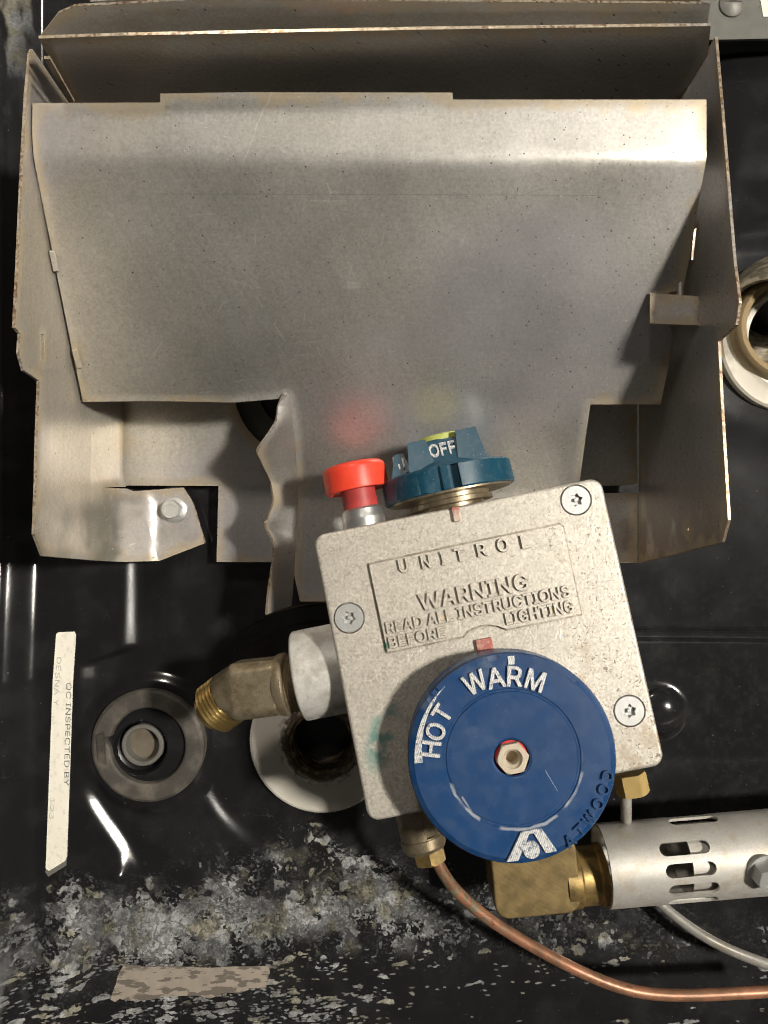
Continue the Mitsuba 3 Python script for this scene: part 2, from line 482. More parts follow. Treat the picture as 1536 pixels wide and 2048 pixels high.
def cast_color(p, n, uv):
    x, y, z = mm(p)
    g = noise(x * 1.7, y * 1.7, z * 1.7) * .5 + noise(x * 3.0, y * 3.0, z * 3.0) * .5
    c = mix((.29, .26, .215), (.64, .605, .54), g)
    P = (x - VO[0], y - VO[1], z - VO[2])
    ca, cb = (P[0] * VR[0, k] + P[1] * VR[1, k] + P[2] * VR[2, k] for k in (0, 1))
    for k in range(len(EDGE_SHADE)):
        (a0, b0), (a1, b1) = EDGE_SHADE[k], EDGE_SHADE[(k + 1) % len(EDGE_SHADE)]
        c = mix(c, (.16, .125, .08), .65 * scratch(ca, cb, a0, b0, a1, b1, .42) * (.5 + .7 * noise(ca * .5, cb * .5, 4.0)))  # dark edge line in the colour, standing in for shade round the panel
    c = c * (.88 + .24 * fbm(x * .06, y * .06, z * .1, 3))
    side = smoothstep(35, 62, x + 14 * (fbm(x * .1, y * .1, 1.0, 2) - .5)) * smoothstep(20, -8, y) + .05
    wx, wy = x + 1.2 * (noise(x * 1.3, y * 1.3, 4.0) - .5), y + 1.2 * (noise(x * 1.3, y * 1.3, 9.0) - .5)
    d, _, w = voronoi(wx * .95, wy * .95)
    wear = dr.select(w < .26 * side, 1 - smoothstep(.08 + .5 * w, .20 + .7 * w, d), 0)
    d, _, w = voronoi(wx * .30 + 7, wy * .30)
    wear = dr.maximum(wear, dr.select(w < .16 * side, .7 * (1 - smoothstep(.05 + .25 * w, .12 + .4 * w, d)), 0))
    wear = dr.maximum(wear, .9 * spots(x, y, 5.0, .20, .05, .22))
    c = mix(c, (.13, .105, .075), .78 * dr.clip(wear, 0, 1))
    c = mix(c, (.24, .16, .07), .35 * side * smoothstep(.55, .75, fbm(x * .16, y * .16, 6.0, 3)))
    # green copper stains and ochre smears that sit on the metal
    gs = smoothstep(.42, .62, fbm(x * .28, y * .20, 2.0, 3)) * (1 - smoothstep(2.0, 6.5, dr.sqrt(dr.square((x + .5) * 1.2 - (y + 62) * .25) + dr.square((y + 62) * .5))))
    c = mix(c, (.03, .22, .19), .75 * gs)
    gs2 = 1 - smoothstep(.5, 1.5, dr.sqrt(dr.square(x - .6) + dr.square((y + 37.2) * .7)) + .6 * noise(x * 2, y * 2, 1.0))
    c = mix(c, (.02, .16, .09), .85 * gs2)
    oc = 1 - smoothstep(.4, 1.7, dr.sqrt(dr.square(x - 16.4) + dr.square((y + 29.3) * .8)) + .9 * noise(x * 1.6, y * 1.6, 2.0))
    oc += 1 - smoothstep(.3, 1.3, dr.sqrt(dr.square((x - 46.5) * 1.2) + dr.square((y + 27.0) * .7)) + .9 * noise(x * 1.6, y * 1.6, 3.0))
    c = mix(c, (.50, .28, .05), .65 * dr.clip(oc, 0, 1))
    return c


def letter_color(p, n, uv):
    """steep flanks of the raised lettering and panel coloured dark, as painted shade"""
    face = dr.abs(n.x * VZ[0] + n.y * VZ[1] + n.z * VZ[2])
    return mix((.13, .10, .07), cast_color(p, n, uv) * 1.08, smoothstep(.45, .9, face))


def cast_relief(p, n, uv):
    x, y, z = mm(p)
    return .00005 * noise(x * 2.6, y * 2.6, z * 2.6) + .00003 * noise(x * 5.5, y * 5.5, z * 5.5)


def letter_shade_color(p, n, uv):
    x, y, z = mm(p)
    return mix((.20, .165, .12), (.36, .32, .255), fbm(x * .4, y * .4, z, 3))


scene['letter_shade'] = {'type': 'principled', 'base_color': proc(letter_shade_color), 'roughness': .8}  # shade put into the colour of the skirt round the letters
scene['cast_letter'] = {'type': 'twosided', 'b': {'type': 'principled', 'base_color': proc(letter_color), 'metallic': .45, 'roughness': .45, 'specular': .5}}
scene['cast_metal'] = {'type': 'twosided', 'b': {'type': 'bumpmap', 't': proc(cast_relief, 8e-5), 'b': {'type': 'principled', 'base_color': proc(cast_color), 'metallic': .45, 'roughness': .47, 'specular': .5}}}


def body_color(p, n, uv):
    x, y, z = mm(p)
    c = mix((.42, .40, .365), (.60, .58, .545), smoothstep(.3, .65, fbm(x * .25, y * .25, z * .25, 4)))
    c = mix(c, (.12, .10, .08), .75 * spots(x, y + z * .6, 3.2, .22, .06, .25))
    return c * (.85 + .3 * noise(x * 4, y * 4, z * 4))


scene['body_metal'] = {'type': 'twosided', 'b': {'type': 'bumpmap', 't': proc(cast_relief, 8e-5), 'b': {'type': 'principled', 'base_color': proc(body_color), 'metallic': .35, 'roughness': .5, 'specular': .5}}}


def dial_color(p, n, uv):
    x, y, z = mm(p)
    c = mix((.004, .034, .112), (.006, .043, .138), fbm(x * .1, y * .1, 2.0, 3))
    dirt = smoothstep(.5, .8, fbm(x * .22, y * .22, 5.0, 4)) * smoothstep(40, 18, x) * smoothstep(-70, -45, y)
    c = mix(c, (.11, .14, .19), .10 * smoothstep(.42, .75, fbm(x * .35, y * .35, 15.0, 5)))
    c = mix(c, (.20, .23, .26), .38 * dirt + .5 * spots(x, y, 1.5, .12, .04, .16))
    d = dr.sqrt(dr.square(x - 33.5) + dr.square(y + 64.0))
    ring = (1 - smoothstep(.15, .55, dr.abs(d - 17.4 + .5 * (noise(x * .7, y * .7, 2.0) - .5)))) * smoothstep(.35, .6, noise(x * .35, y * .35, 9.0)) * smoothstep(-60, -72, y)
    c = mix(c, (.34, .36, .40), .7 * ring)
    sc = dr.maximum(scratch(x, y, 41.5, -66.5, 44.5, -71.5, .12), scratch(x, y, 20.2, -73.5, 22.3, -76.8, .35))
    c = mix(c, (.30, .33, .38), .6 * sc)
    return c


def plastic_rough(p, n, uv):
    x, y, z = mm(p)
    return .28 + .2 * fbm(x * .3, y * .3, z * .3, 3)


scene['dial_plastic'] = {'type': 'principled', 'base_color': proc(dial_color), 'roughness': proc(plastic_rough), 'specular': .5}


def silver_color(p, n, uv):
    x, y, z = mm(p)
    w = dr.abs((x * 2.1 + y * .6) - dr.floor(x * 2.1 + y * .6) - .5) * 2
    c = mix((.34, .35, .36), (.74, .74, .73), w) * (.75 + .4 * noise(x * 2.5, y * 2.5, 1.0))
    return mix(c, (.02, .06, .15), .6 * smoothstep(.62, .72, fbm(x * 1.3, y * 1.3, 8.0, 4)))


scene['silver_print'] = {'type': 'principled', 'base_color': proc(silver_color), 'metallic': .2, 'roughness': .45}


def teal_color(p, n, uv):
    x, y, z = mm(p)
    c = mix((.004, .042, .074), (.005, .053, .092), fbm(x * .3, y * .3, z * .3, 3))
    c = mix(c, (.12, .16, .17), .14 * smoothstep(.5, .75, fbm(x * .8, y * .8, z * .8, 4)))
    return mix(c, (.22, .27, .28), .5 * spots(x, y + z, 1.6, .24, .05, .18))


scene['teal_plastic'] = {'type': 'principled', 'base_color': proc(teal_color), 'roughness': proc(plastic_rough), 'specular': .5}


def red_color(p, n, uv):
    x, y, z = mm(p)
    c = mix((.66, .045, .022), (.74, .062, .03), fbm(x * .3, y * .3, z * .3, 3))
    return mix(c, (.75, .35, .28), .5 * spots(x, y + z * .5, 2.0, .14, .04, .18))


scene['red_plastic'] = {'type': 'principled', 'base_color': proc(red_color), 'roughness': proc(plastic_rough), 'specular': .5}


def stem_red(p, n, uv):
    x, y, z = mm(p)
    return mix((.42, .035, .035), (.33, .05, .045), fbm(x * .5, y * .5, z * .5, 3))


scene['red_rod'] = {'type': 'principled', 'base_color': proc(stem_red), 'roughness': .5}
scene['yellow_plastic'] = {'type': 'principled', 'base_color': rgb(.36, .39, .10), 'roughness': .5}
scene['nut_metal'] = {'type': 'twosided', 'b': {'type': 'principled', 'base_color': rgb(.52, .45, .35), 'metallic': .3, 'roughness': .45}}
scene['red_ring'] = {'type': 'principled', 'base_color': rgb(.55, .03, .03), 'roughness': .5}


def marker_color(p, n, uv):
    x, y, z = mm(p)
    return mix((.34, .10, .08), (.46, .36, .29), smoothstep(.42, .68, fbm(x * .5, y * .5, 3.0, 3)))


scene['marker_paint'] = {'type': 'principled', 'base_color': proc(marker_color), 'roughness': .6}


def zinc_color(p, n, uv):
    x, y, z = mm(p)
    return mix((.55, .56, .56), (.72, .72, .70), fbm(x * .8, y * .8, z * .8, 3))


scene['zinc'] = {'type': 'twosided', 'b': {'type': 'principled', 'base_color': proc(zinc_color), 'metallic': .9, 'roughness': .34}}
scene['screw_metal'] = {'type': 'twosided', 'b': {'type': 'principled', 'base_color': rgb(.46, .46, .45), 'metallic': .6, 'roughness': .45}}


def brass_color(p, n, uv):
    x, y, z = mm(p)
    t = smoothstep(.35, .7, fbm(x * .35, y * .35, z * .35, 4))
    c = mix((.62, .43, .17), (.34, .245, .11), t)
    pit = spots(x + z, y, 1.3, .22, .05, .22)
    return mix(c, (.10, .07, .03), .6 * pit) * (.85 + .25 * noise(x * 1.2 + y * 2.2, y * .5 - x * .3, z))


scene['brass'] = {'type': 'twosided', 'b': {'type': 'principled', 'base_color': proc(brass_color), 'metallic': .85, 'roughness': .36}}


def brass_bright(p, n, uv):
    x, y, z = mm(p)
    return mix((.80, .58, .23), (.62, .44, .17), fbm(x * .5, y * .5, z * .5, 3))


scene['brass_bright'] = {'type': 'twosided', 'b': {'type': 'principled', 'base_color': proc(brass_bright), 'metallic': .95, 'roughness': .25}}


def brass_dull(p, n, uv):
    x, y, z = mm(p)
    c = mix((.34, .28, .19), (.22, .175, .11), smoothstep(.35, .7, fbm(x * .3, y * .3, z * .3, 4)))
    return c * (.8 + .4 * noise(x * 3, y * 3, z * 3))


scene['brass_new'] = {'type': 'twosided', 'b': {'type': 'principled', 'base_color': proc(brass_bright), 'metallic': .5, 'roughness': .38}}
scene['brass_dull'] = {'type': 'twosided', 'b': {'type': 'principled', 'base_color': proc(brass_dull), 'metallic': .7, 'roughness': .36}}


def brass_sawn(p, n, uv):
    x, y, z = mm(p)
    c = mix((.29, .21, .095), (.185, .135, .06), smoothstep(.3, .7, fbm(x * .22, y * .22, z * .22, 4)))
    lines = noise((x * .55 + y * .85) * 4.2, (x * .85 - y * .55) * .35, 3.0)
    c = c * (.88 + .24 * lines)
    return mix(c, (.10, .07, .03), .7 * spots(x, y, 1.1, .20, .05, .25))


scene['brass_sawn'] = {'type': 'twosided', 'b': {'type': 'principled', 'base_color': proc(brass_sawn), 'metallic': .6, 'roughness': .5}}


def copper_color(p, n, uv):
    x, y, z = mm(p)
    c = mix((.37, .175, .105), (.23, .125, .075), smoothstep(.35, .65, fbm(x * .2, y * .2, z * .2, 4)))
    ver = smoothstep(.50, .62, fbm(x * .5, y * .5, z * .9, 4)) * smoothstep(48, 25, x)
    c = mix(c, (.20, .22, .15), .8 * ver)
    return mix(c, (.06, .04, .03), .5 * smoothstep(.62, .75, fbm(x * .35 + 7, y * .35, z, 3)))


scene['copper'] = {'type': 'principled', 'base_color': proc(copper_color), 'metallic': .45, 'roughness': .42}


def alu_color(p, n, uv):
    x, y, z = mm(p)
    c = mix((.40, .385, .35), (.54, .52, .485), fbm(x * .12, y * .12, z * .12, 3))
    c = mix(c, (.40, .34, .25), .5 * smoothstep(.5, .75, fbm(x * .3, y * .3 + 4, z * .3, 4)))
    return c * (.9 + .2 * noise(x * 3, y * 3, z * 3))


scene['aluminised'] = {'type': 'twosided', 'b': {'type': 'principled', 'base_color': proc(alu_color), 'metallic': .45, 'roughness': .52}}
scene['aluminium'] = {'type': 'principled', 'base_color': proc(alu_color), 'metallic': .5, 'roughness': .36}


def nylon_color(p, n, uv):
    x, y, z = mm(p)
    c = mix((.66, .62, .54), (.74, .70, .62), fbm(x * .15, y * .15, 3.0, 3))
    # grime packed around the pipe coupling
    d = dr.minimum(dr.sqrt(dr.square(x + 22.0) + dr.square(y + 81.5)), dr.sqrt(dr.square(x - 143.0) + dr.square(y - 67)) - 4.0)
    g = 1 - smoothstep(13.0, 16.5, d + 5 * (fbm(x * .6, y * .6, 4.0, 4) - .5))
    return mix(c, (.05, .04, .03), .93 * g)


scene['nylon'] = {'type': 'twosided', 'b': {'type': 'principled', 'base_color': proc(nylon_color), 'roughness': .42, 'specular': .5}}


def nylon_dark(p, n, uv):  # darker plastic than the other sleeve, darkest towards the top
    x, y, z = mm(p)
    return mix((.30, .27, .21), (.56, .52, .44), smoothstep(.3, .6, fbm(x * .12, y * .12, 3.0, 4) + .012 * (56 - y)))


scene['nylon_dark'] = {'type': 'twosided', 'b': {'type': 'principled', 'base_color': proc(nylon_dark), 'roughness': .42, 'specular': .5}}


def grimy_color(p, n, uv):
    x, y, z = mm(p)
    return mix((.09, .07, .045), (.30, .24, .15), smoothstep(.4, .75, fbm(x * .5, y * .5, z * .5, 4)))


scene['grimy_brass'] = {'type': 'twosided', 'b': {'type': 'principled', 'base_color': proc(grimy_color), 'metallic': .4, 'roughness': .5}}


def rubber_color(p, n, uv):
    x, y, z = mm(p)
    c = mix((.052, .047, .041), (.105, .092, .077), smoothstep(.3, .7, fbm(x * .18, y * .18, z * .2, 4)))
    return c * (.8 + .4 * noise(x * 2.0, y * 2.0, z * 2.0))


def socket_color(p, n, uv):
    x, y, z = mm(p)
    return mix((.16, .14, .10), (.38, .33, .25), smoothstep(.35, .7, fbm(x * .4, y * .4, z * .4, 4)))


scene['socket_metal'] = {'type': 'twosided', 'b': {'type': 'principled', 'base_color': proc(socket_color), 'metallic': .4, 'roughness': .4}}
scene['tan_plastic'] = {'type': 'twosided', 'b': {'type': 'principled', 'base_color': rgb(.27, .20, .11), 'roughness': .45}}
scene['rubber'] = {'type': 'twosided', 'b': {'type': 'principled', 'base_color': proc(rubber_color), 'roughness': .62, 'specular': .4}}
scene['black_rubber'] = {'type': 'twosided', 'b': {'type': 'principled', 'base_color': rgb(.010, .010, .010), 'roughness': .32}}
scene['pipe_gray'] = {'type': 'twosided', 'b': {'type': 'principled', 'base_color': rgb(.16, .155, .14), 'roughness': .5, 'metallic': .3}}


def foam_color(p, n, uv):
    x, y, z = mm(p)
    return mix((.10, .082, .06), (.13, .108, .08), fbm(x * .4, y * .4, 2.0, 3))


scene['brown_plug'] = {'type': 'principled', 'base_color': proc(foam_color), 'roughness': .8}


def paper_color(p, n, uv):
    x, y, z = mm(p)
    c = mix((.72, .68, .58), (.80, .77, .68), fbm(x * .2, y * .1, 3.0, 3))
    return mix(c, (.45, .42, .36), .35 * smoothstep(.55, .8, fbm(x * .9, y * .9, 5.0, 4)))


scene['paper'] = {'type': 'principled', 'base_color': proc(paper_color), 'roughness': .7}
scene['ink'] = {'type': 'principled', 'base_color': rgb(.10, .095, .09), 'roughness': .7}
scene['ink_faint'] = {'type': 'principled', 'base_color': rgb(.42, .40, .35), 'roughness': .7}


def tape_color(p, n, uv):
    x, y, z = mm(p)
    c = mix((.20, .17, .14), (.27, .23, .19), fbm(x * .3, y * .3, 2.0, 3))
    w = smoothstep(.50, .60, fbm(x * .22, y * .75, 6.0, 6) + .010 * (-168 - y))
    return mix(c, (.06, .05, .042), .75 * w)


scene['old_tape'] = {'type': 'principled', 'base_color': proc(tape_color), 'roughness': .75}


def greyplate_color(p, n, uv):
    x, y, z = mm(p)
    c = mix((.085, .085, .075), (.13, .128, .112), fbm(x * .3, y * .3, 2.0, 4))
    return mix(c, (.02, .02, .02), .7 * spots(x, y, 3.0, .2, .1, .5))


scene['greyplate'] = {'type': 'twosided', 'b': {'type': 'principled', 'base_color': proc(greyplate_color), 'roughness': .6}}
scene['dark_disc'] = {'type': 'twosided', 'b': {'type': 'principled', 'base_color': rgb(.075, .08, .072), 'roughness': .55, 'metallic': .4}}


# ------------------------------------------------------------------ setting: the black enamelled panel
def S(a, b, x):
    t = np.clip((x - a) / (b - a), 0, 1)
    return t * t * (3 - 2 * t)


gx, gy = np.meshgrid(np.arange(-190, 190.01, .7), np.arange(-225, 225.01, .7))
X, Y = gx * F / D + 768, 1024 - gy * F / D


def panel_height(X, Y):
    z = np.zeros_like(X)
    # shallow step along the left, interrupted by the grommet pad
    inter = S(1290, 1330, Y) * (1 - S(1560, 1735, Y))
    xs = 262 - 84 * inter
    z += 2.9 * S(xs + 24, xs - 22, X) * (1 - S(1735, 1790, Y) * S(140, 200, X))
    # outer rim step on the left
    z += 7.0 * S(84, 18, X) - 1.2 * S(24, 4, X)
    # draft of the left strip, bulge towards the right
    gy_ = (1024 - Y) / 5.526
    z -= .085 * np.clip(gy_ + 60, 0, 55) * S(360, 250, X)
    z += .0011 * np.clip((X - 768) / 5.526 - 85, 0, 200) ** 2
    # bottom: long rise then a rounded lip
    wall = S(1790, 2010, Y + .0 * X)
    z = z + 6 * wall + 2.0 * S(330, 110, X) * S(1700, 1950, Y)
    z += 3.0 * S(2035, 2060, Y)
    # grommet pad, pocket left of it
    r = np.hypot(X - 305, Y - 1485)
    pad = 1 - S(118, 150, r)
    z += 2.6 * pad
    z += 0
    # dish round the white sleeve
    r = np.hypot((X - 650) * .97, Y - 1478)
    z -= 2.3 * (1 - S(232, 272, r)) * (1 - S(1640, 1780, Y) * .6)
    # dimple at the end of the left step
    r = np.hypot(X - 244, (Y - 1752))
    z += 2.6 * np.exp(-(r / 27) ** 2)
    # right half: groove, dome, ridges
    z -= 1.0 * S(1256, 1262, Y) * (1 - S(1276, 1282, Y)) * S(1120, 1160, X)
    r = np.hypot(X - 1318, Y - 1422)
    z += 4.5 * np.sqrt(np.clip(1 - (r / 46) ** 2, 0, 1)) + .6 * np.exp(-((r - 46) / 8) ** 2)
    right = S(1240, 1300, X)
    z += right * (1.5 * S(376, 312, Y) + 3.0 * S(126, 92, Y) + 1.2 * S(520, 470, Y) * S(1400, 1470, X))
    r = np.hypot(X - 1562, Y - 655)
    z += right * .7 * np.exp(-((r - 205) / 40) ** 2)
    
    # upper left: folded corner
    z += 2.0 * S(30, 10, X + .0 * Y - 60 * S(80, 150, Y) * 0)
    # wells under the sleeves and the grommet
    for cx, cy, rr in ((650, 1478, 58), (285, 1492, 46), (1562, 655, 84)):
        z -= 16 * (1 - S(rr - 6, rr + 6, np.hypot(X - cx, Y - cy)))
    # hole behind the burner opening
    z -= 0
    return z


P3 = np.stack([gx, gy, 0 * gx], -1)
pz = panel_height(X, Y) + .35 * (meshkit.fbm(P3 * .03, 3, 5) - .5)
h, w = gx.shape
idx = np.arange(h * w).reshape(h, w)
q = np.stack([idx[:-1, :-1], idx[:-1, 1:], idx[1:, 1:], idx[1:, :-1]], -1).reshape(-1, 4)
add('wall_panel', (np.stack([gx, gy, pz], -1).reshape(-1, 3), np.vstack([q[:, [0, 1, 2]], q[:, [0, 2, 3]]])), 'enamel', True,
    label='glossy black enamelled metal panel with chalky flaking along its bottom', kind='structure')


def Z(px, py):
    """panel height under a pixel"""
    z = 0.0
    for _ in range(4):
        x, y, _z = U(px, py, z)
        z = float(panel_height(np.array([[x * F / D + 768]]), np.array([[1024 - y * F / D]]))[0, 0])
    return z


# ------------------------------------------------------------------ flue box of bent sheet steel
BOX = 'flue_box'
tag(BOX, 'large stained sheet steel box with sloping front plate above the valve', 'metal box')
TH = .8

# back sheet
fb, ib, _ = flat([0, 0, 8], [0, 0, 1])
pb = Polygon(ib([(245, 300), (1275, 300), (1275, 968), (1262, 970), (1190, 972), (1190, 986), (1262, 986), (1275, 986), (1275, 1126), (433, 1124), (437, 972), (245, 971)]))
hole = Point(*ib([(614, 770)])[0]).buffer(26.0, quad_segs=24)
bend(BOX + '__back_sheet', pb.difference(hole), fb, TH, 'steel', 4.0)
# burner opening behind the hole
ring = put(lathe([(17.5, 0), (27.5, 0), (27.5, 1), (19, 1), (19, 4), (17.5, 4)], 64), np.eye(3), U(614, 770, 4.2))
add(BOX + '__opening_ring', ring, 'dark_disc', 30, label='dark round ring seen through the hole in the back sheet')

# left wall with its foot
prof = rounded([(-95.4, 92), (-94.6, 30), (-91.0, 9.5), (-89.5, 6.2), (-50, 5.6)], 5.0)
fl, il = profile_y(prof)
lw = [(65, 98), (245, 338), (246, 974), (73, 974), (74, 900), (79, 762), (48, 741), (38, 705), (41, 668), (30, 655), (36, 540), (45, 340), (54, 180), (61, 106)]
pw = Polygon(il(lw))
slots = [Polygon(il([(82, 668), (88, 668), (87, 722), (82, 722)]))]
for s in slots:
    pw = pw.difference(s)
prof = rounded([(-95.4, 92), (-94.6, 30), (-92.8, 16), (-81.0, 6.0), (-50, 5.6)], 7.0)
fo, io = profile_y(prof)


def fwall(u, v):
    w = (1 - S(1.0, 15.0, v))[:, None]
    (p1, n1), (p2, n2) = fl(u, v), fo(u, v)
    n = n1 * (1 - w) + n2 * w
    return p1 * (1 - w) + p2 * w, n / np.linalg.norm(n, axis=1, keepdims=True)


foot = Polygon(io([(73, 960), (262, 977), (275, 982), (378, 975), (411, 1086), (318, 1122), (250, 1124), (190, 1121), (86, 1112), (69, 1068)]))
pw = pw.union(foot).buffer(.05).buffer(-.05)
bend(BOX + '__left_wall', max(getattr(pw, 'geoms', [pw]), key=lambda g: g.area), fwall, TH, 'steel', 2.0, label='left wall, its lower end curled into a foot bolted to the panel')

# right wall
prof = rounded([(89.2, 7.6), (91.4, 95)], 1.0)
fr, ir = profile_y(prof[::1])
rw = [(1278, 326), (1430, 74), (1441, 200), (1453, 345), (1467, 520), (1478, 606), (1471, 650), (1436, 682), (1441, 790), (1456, 1040), (1444, 1084), (1350, 1108), (1277, 1126)]
def frn(u, v):
    p, n = fr(u, v)
    return p, -n
pr = Polygon(ir(rw)).difference(Polygon(ir([(1346, 592), (1377, 592), (1377, 646), (1346, 640)]))).difference(Polygon(ir([(1388, 455), (1393, 455), (1386, 520), (1382, 520)])))
for c, rr in (((1298, 1085), .45), ((1376, 1058), .6)):
    pr = pr.difference(Point(*ir([c])[0]).buffer(rr))
bend(BOX + '__right_wall', pr, fr, TH, 'steel', 2.2)

# front plate: top band, slope, lower flange
ZT = 72.5
yb = (1024 - 318) * (D - ZT) / F
zl = 25.5
sl = .525
yl = yb - (ZT - zl) / sl
prof = rounded([(yb + 22, ZT + 1.7), (yb, ZT), (yl, zl), (yl - 60, zl - 1.0)], 7.0)[::-1]
ff, iff = profile_x(prof)
def ffn(u, v):
    p, n = ff(u, v)
    return p, np.where(n[:, 2:3] < 0, -n, n)
fp = [(65, 206), (320, 205), (320, 187), (500, 184), (905, 185), (906, 199), (1413, 199), (1413, 312), (1398, 400), (1378, 520), (1366, 580), (1338, 585), (1336, 640), (1345, 665), (1340, 720), (1321, 809), (1181, 809), (1172, 870), (1160, 960), (1157, 1200),
      (600, 1203), (588, 1150), (592, 1050), (596, 986), (592, 900), (584, 830), (577, 792), (566, 797), (470, 805), (298, 802), (166, 804), (150, 730), (128, 620), (106, 510), (88, 420), (70, 330), (64, 262)]
bend(BOX + '__front_plate', Polygon(iff(fp)), ffn, TH, 'steel', 2.2, label='smooth sloping front plate with a bent top band')

# crumpled side flange of the front plate
base_px = [(577, 786), (581, 812), (585, 835), (589, 865), (592, 900), (595, 950), (597, 986), (596, 1020), (594, 1050), (592, 1085), (590, 1120), (588, 1150), (586, 1185), (583, 1212)]
edge_px = [(570, 790), (556, 812), (553, 842), (530, 880), (514, 902), (526, 932), (541, 962), (548, 1000), (538, 1034), (532, 1054), (545, 1075), (549, 1105), (541, 1160), (534, 1229)]
rise = [1.5, 3, 5, 8, 11, 10, 8, 7.5, 8.5, 10, 9, 8.5, 9, 10]
b3 = []
for p in base_px:
    uu = iff([p])
    b3.append(ff(uu[:, 0], uu[:, 1])[0][0])
e3 = [U(p[0], p[1], b[2] + r) for p, b, r in zip(edge_px, b3, rise)]
def densify(p, n=6):
    p = np.asarray(p, float)
    t = np.linspace(0, len(p) - 1, n * (len(p) - 1) + 1)
    lin = np.stack([np.interp(t, np.arange(len(p)), p[:, k]) for k in range(3)], 1)
    return .65 * lin + .35 * spline(p, n)


b3, e3 = densify(b3), densify(e3)
nu = 8
tt = np.linspace(0, 1, nu + 1)
grid = b3[:, None] * (1 - tt)[None, :, None] + e3[:, None] * tt[None, :, None]
ii = np.linspace(0, 13, len(b3))
bulge = np.sin(np.pi * tt)[None] * (.5 * np.sin(ii * 1.3) - 1.6 * np.exp(-((ii - 8.6) / .5) ** 2))[:, None]
grid[..., 0] += bulge * .9
grid[..., 2] += 1.6 * (np.exp(-((ii - 8.4) / .45) ** 2))[:, None] * tt[None]
gn = np.cross(np.gradient(grid, axis=1), np.gradient(grid, axis=0))
gn /= np.linalg.norm(gn, axis=2, keepdims=True)
if gn[..., 0].mean() < 0:
    gn = -gn
back = grid - gn * .8
n0 = grid.shape[0] * grid.shape[1]
id0 = np.arange(n0).reshape(grid.shape[:2])
def quads(i):
    a = np.stack([i[:-1, :-1], i[:-1, 1:], i[1:, 1:], i[1:, :-1]], -1).reshape(-1, 4)
    return np.vstack([a[:, [0, 1, 2]], a[:, [0, 2, 3]]])
fs = [quads(id0), quads(id0)[:, ::-1] + n0]
def strip(a):
    b = a + n0
    return np.vstack([np.c_[a[:-1], a[1:], b[1:]], np.c_[a[:-1], b[1:], b[:-1]]])
for a in (id0[:, -1], id0[0], id0[-1][::-1], id0[:, 0][::-1]):
    fs.append(strip(a))
vv = np.vstack([grid.reshape(-1, 3), back.reshape(-1, 3)])
dist = np.linalg.norm(grid - grid[:, -1:], axis=2).reshape(-1)
from scipy.spatial import cKDTree
tr = cKDTree(vv)
dd = np.r_[dist, dist]
add(BOX + '__bent_flange', (vv, np.vstack(fs)), 'steel', 40, lambda qv: np.c_[dd[tr.query(qv)[1]] * .8, 0 * qv[:, 0]], label='crumpled torn edge strip bent towards the viewer')

# roof plate, its fold and the plate above it
zf = 88
yr0, yr1 = U(0, 76, zf)[1], U(0, 52, zf)[1]
ang = math.atan2(U(1420, 52, zf)[1] - U(78, 76, zf)[1], U(1420, 52, zf)[0] - U(78, 76, zf)[0])
xa = np.array([math.cos(ang), math.sin(ang), 0])
def roof(name, px, o, nrm, length=4.0):
    f_, i_, _ = flat(o, nrm, xa)
    bend(BOX + '__' + name, Polygon(i_(px)), f_, TH, 'steel', length)
nr = np.cross(xa, [0, .08, 1.0])
nr = -nr if nr[1] > 0 else nr
roof('roof_plate', [(77, 77), (250, 71), (850, 59), (1421, 52), (1416, 110), (1330, 250), (1300, 330), (235, 330), (148, 205)], U(78, 76, zf), nr)
roof('upper_plate', [(78, 74), (118, 22), (150, 8), (420, -6), (1420, 3), (1410, 70), (1395, 95), (150, 110)], U(78, 72, zf - 1.5) + np.array([0, 2.2, 0]), np.cross(xa, [0, .42, 1.0]) * -1)
roof('upper_plate', [(180, -2), (420, -16), (1400, -10), (1400, 40), (300, 40)], U(180, -4, zf - 6) + np.array([0, 3, 0]), np.cross(xa, [0, .2, 1.0]) * -1)
# inner strip between left wall and roof
q0 = [U(88, 118, 84), U(100, 118, 84), U(149, 205, 64), U(138, 205, 64)]
def quadsheet(key, c, th, bsdf='steel', e=3.0):
    c = [np.asarray(x, float) for x in c]
    n = np.cross(c[1] - c[0], c[3] - c[0])
    n /= np.linalg.norm(n)
    if n[2] < 0:
        n = -n
    R = frame(n, c[1] - c[0])
    poly = Polygon([((x - c[0]) @ R[:, 0], (x - c[0]) @ R[:, 1]) for x in c])
    if not poly.is_valid or poly.area < .1:
        poly = poly.convex_hull
    def fn(u, v):
        return c[0] + np.outer(u, R[:, 0]) + np.outer(v, R[:, 1]), np.broadcast_to(R[:, 2], (len(u), 3))
    return bend(key, poly, fn, th, bsdf, e)
quadsheet(BOX + '__corner_strip', q0, .8)

# tabs that poke through the left wall slots, and the clip on the right
for a, b in (((99, 500), (108, 541)), ((144, 697), (155, 734))):
    uu = iff([a, b])
    c0, c1 = ff(uu[:, 0], uu[:, 1])[0]
    d = (c1 - c0) / np.linalg.norm(c1 - c0)
    tab = bevelled(rrect(1.7, np.linalg.norm(c1 - c0), .25, 3), 1.6, .3)
    R = frame([.35, -.4, .85], [1, 0, 0])
    y = d - R[:, 2] * (d @ R[:, 2])
    y /= np.linalg.norm(y)
    R = np.stack([np.cross(y, R[:, 2]), y, R[:, 2]], 1)
    add(BOX + '__tab', put(tab, R, (c0 + c1) / 2 + np.array([.6, 0, -.2])), 'steel', 30, lambda v: np.c_[np.full(len(v), 2.2), 0 * v[:, 0]])
prof = rounded([(77.0, 57.0), (91.4, 59.0), (91.9, 47)], 1.6)
fc, ic = profile_y(prof)
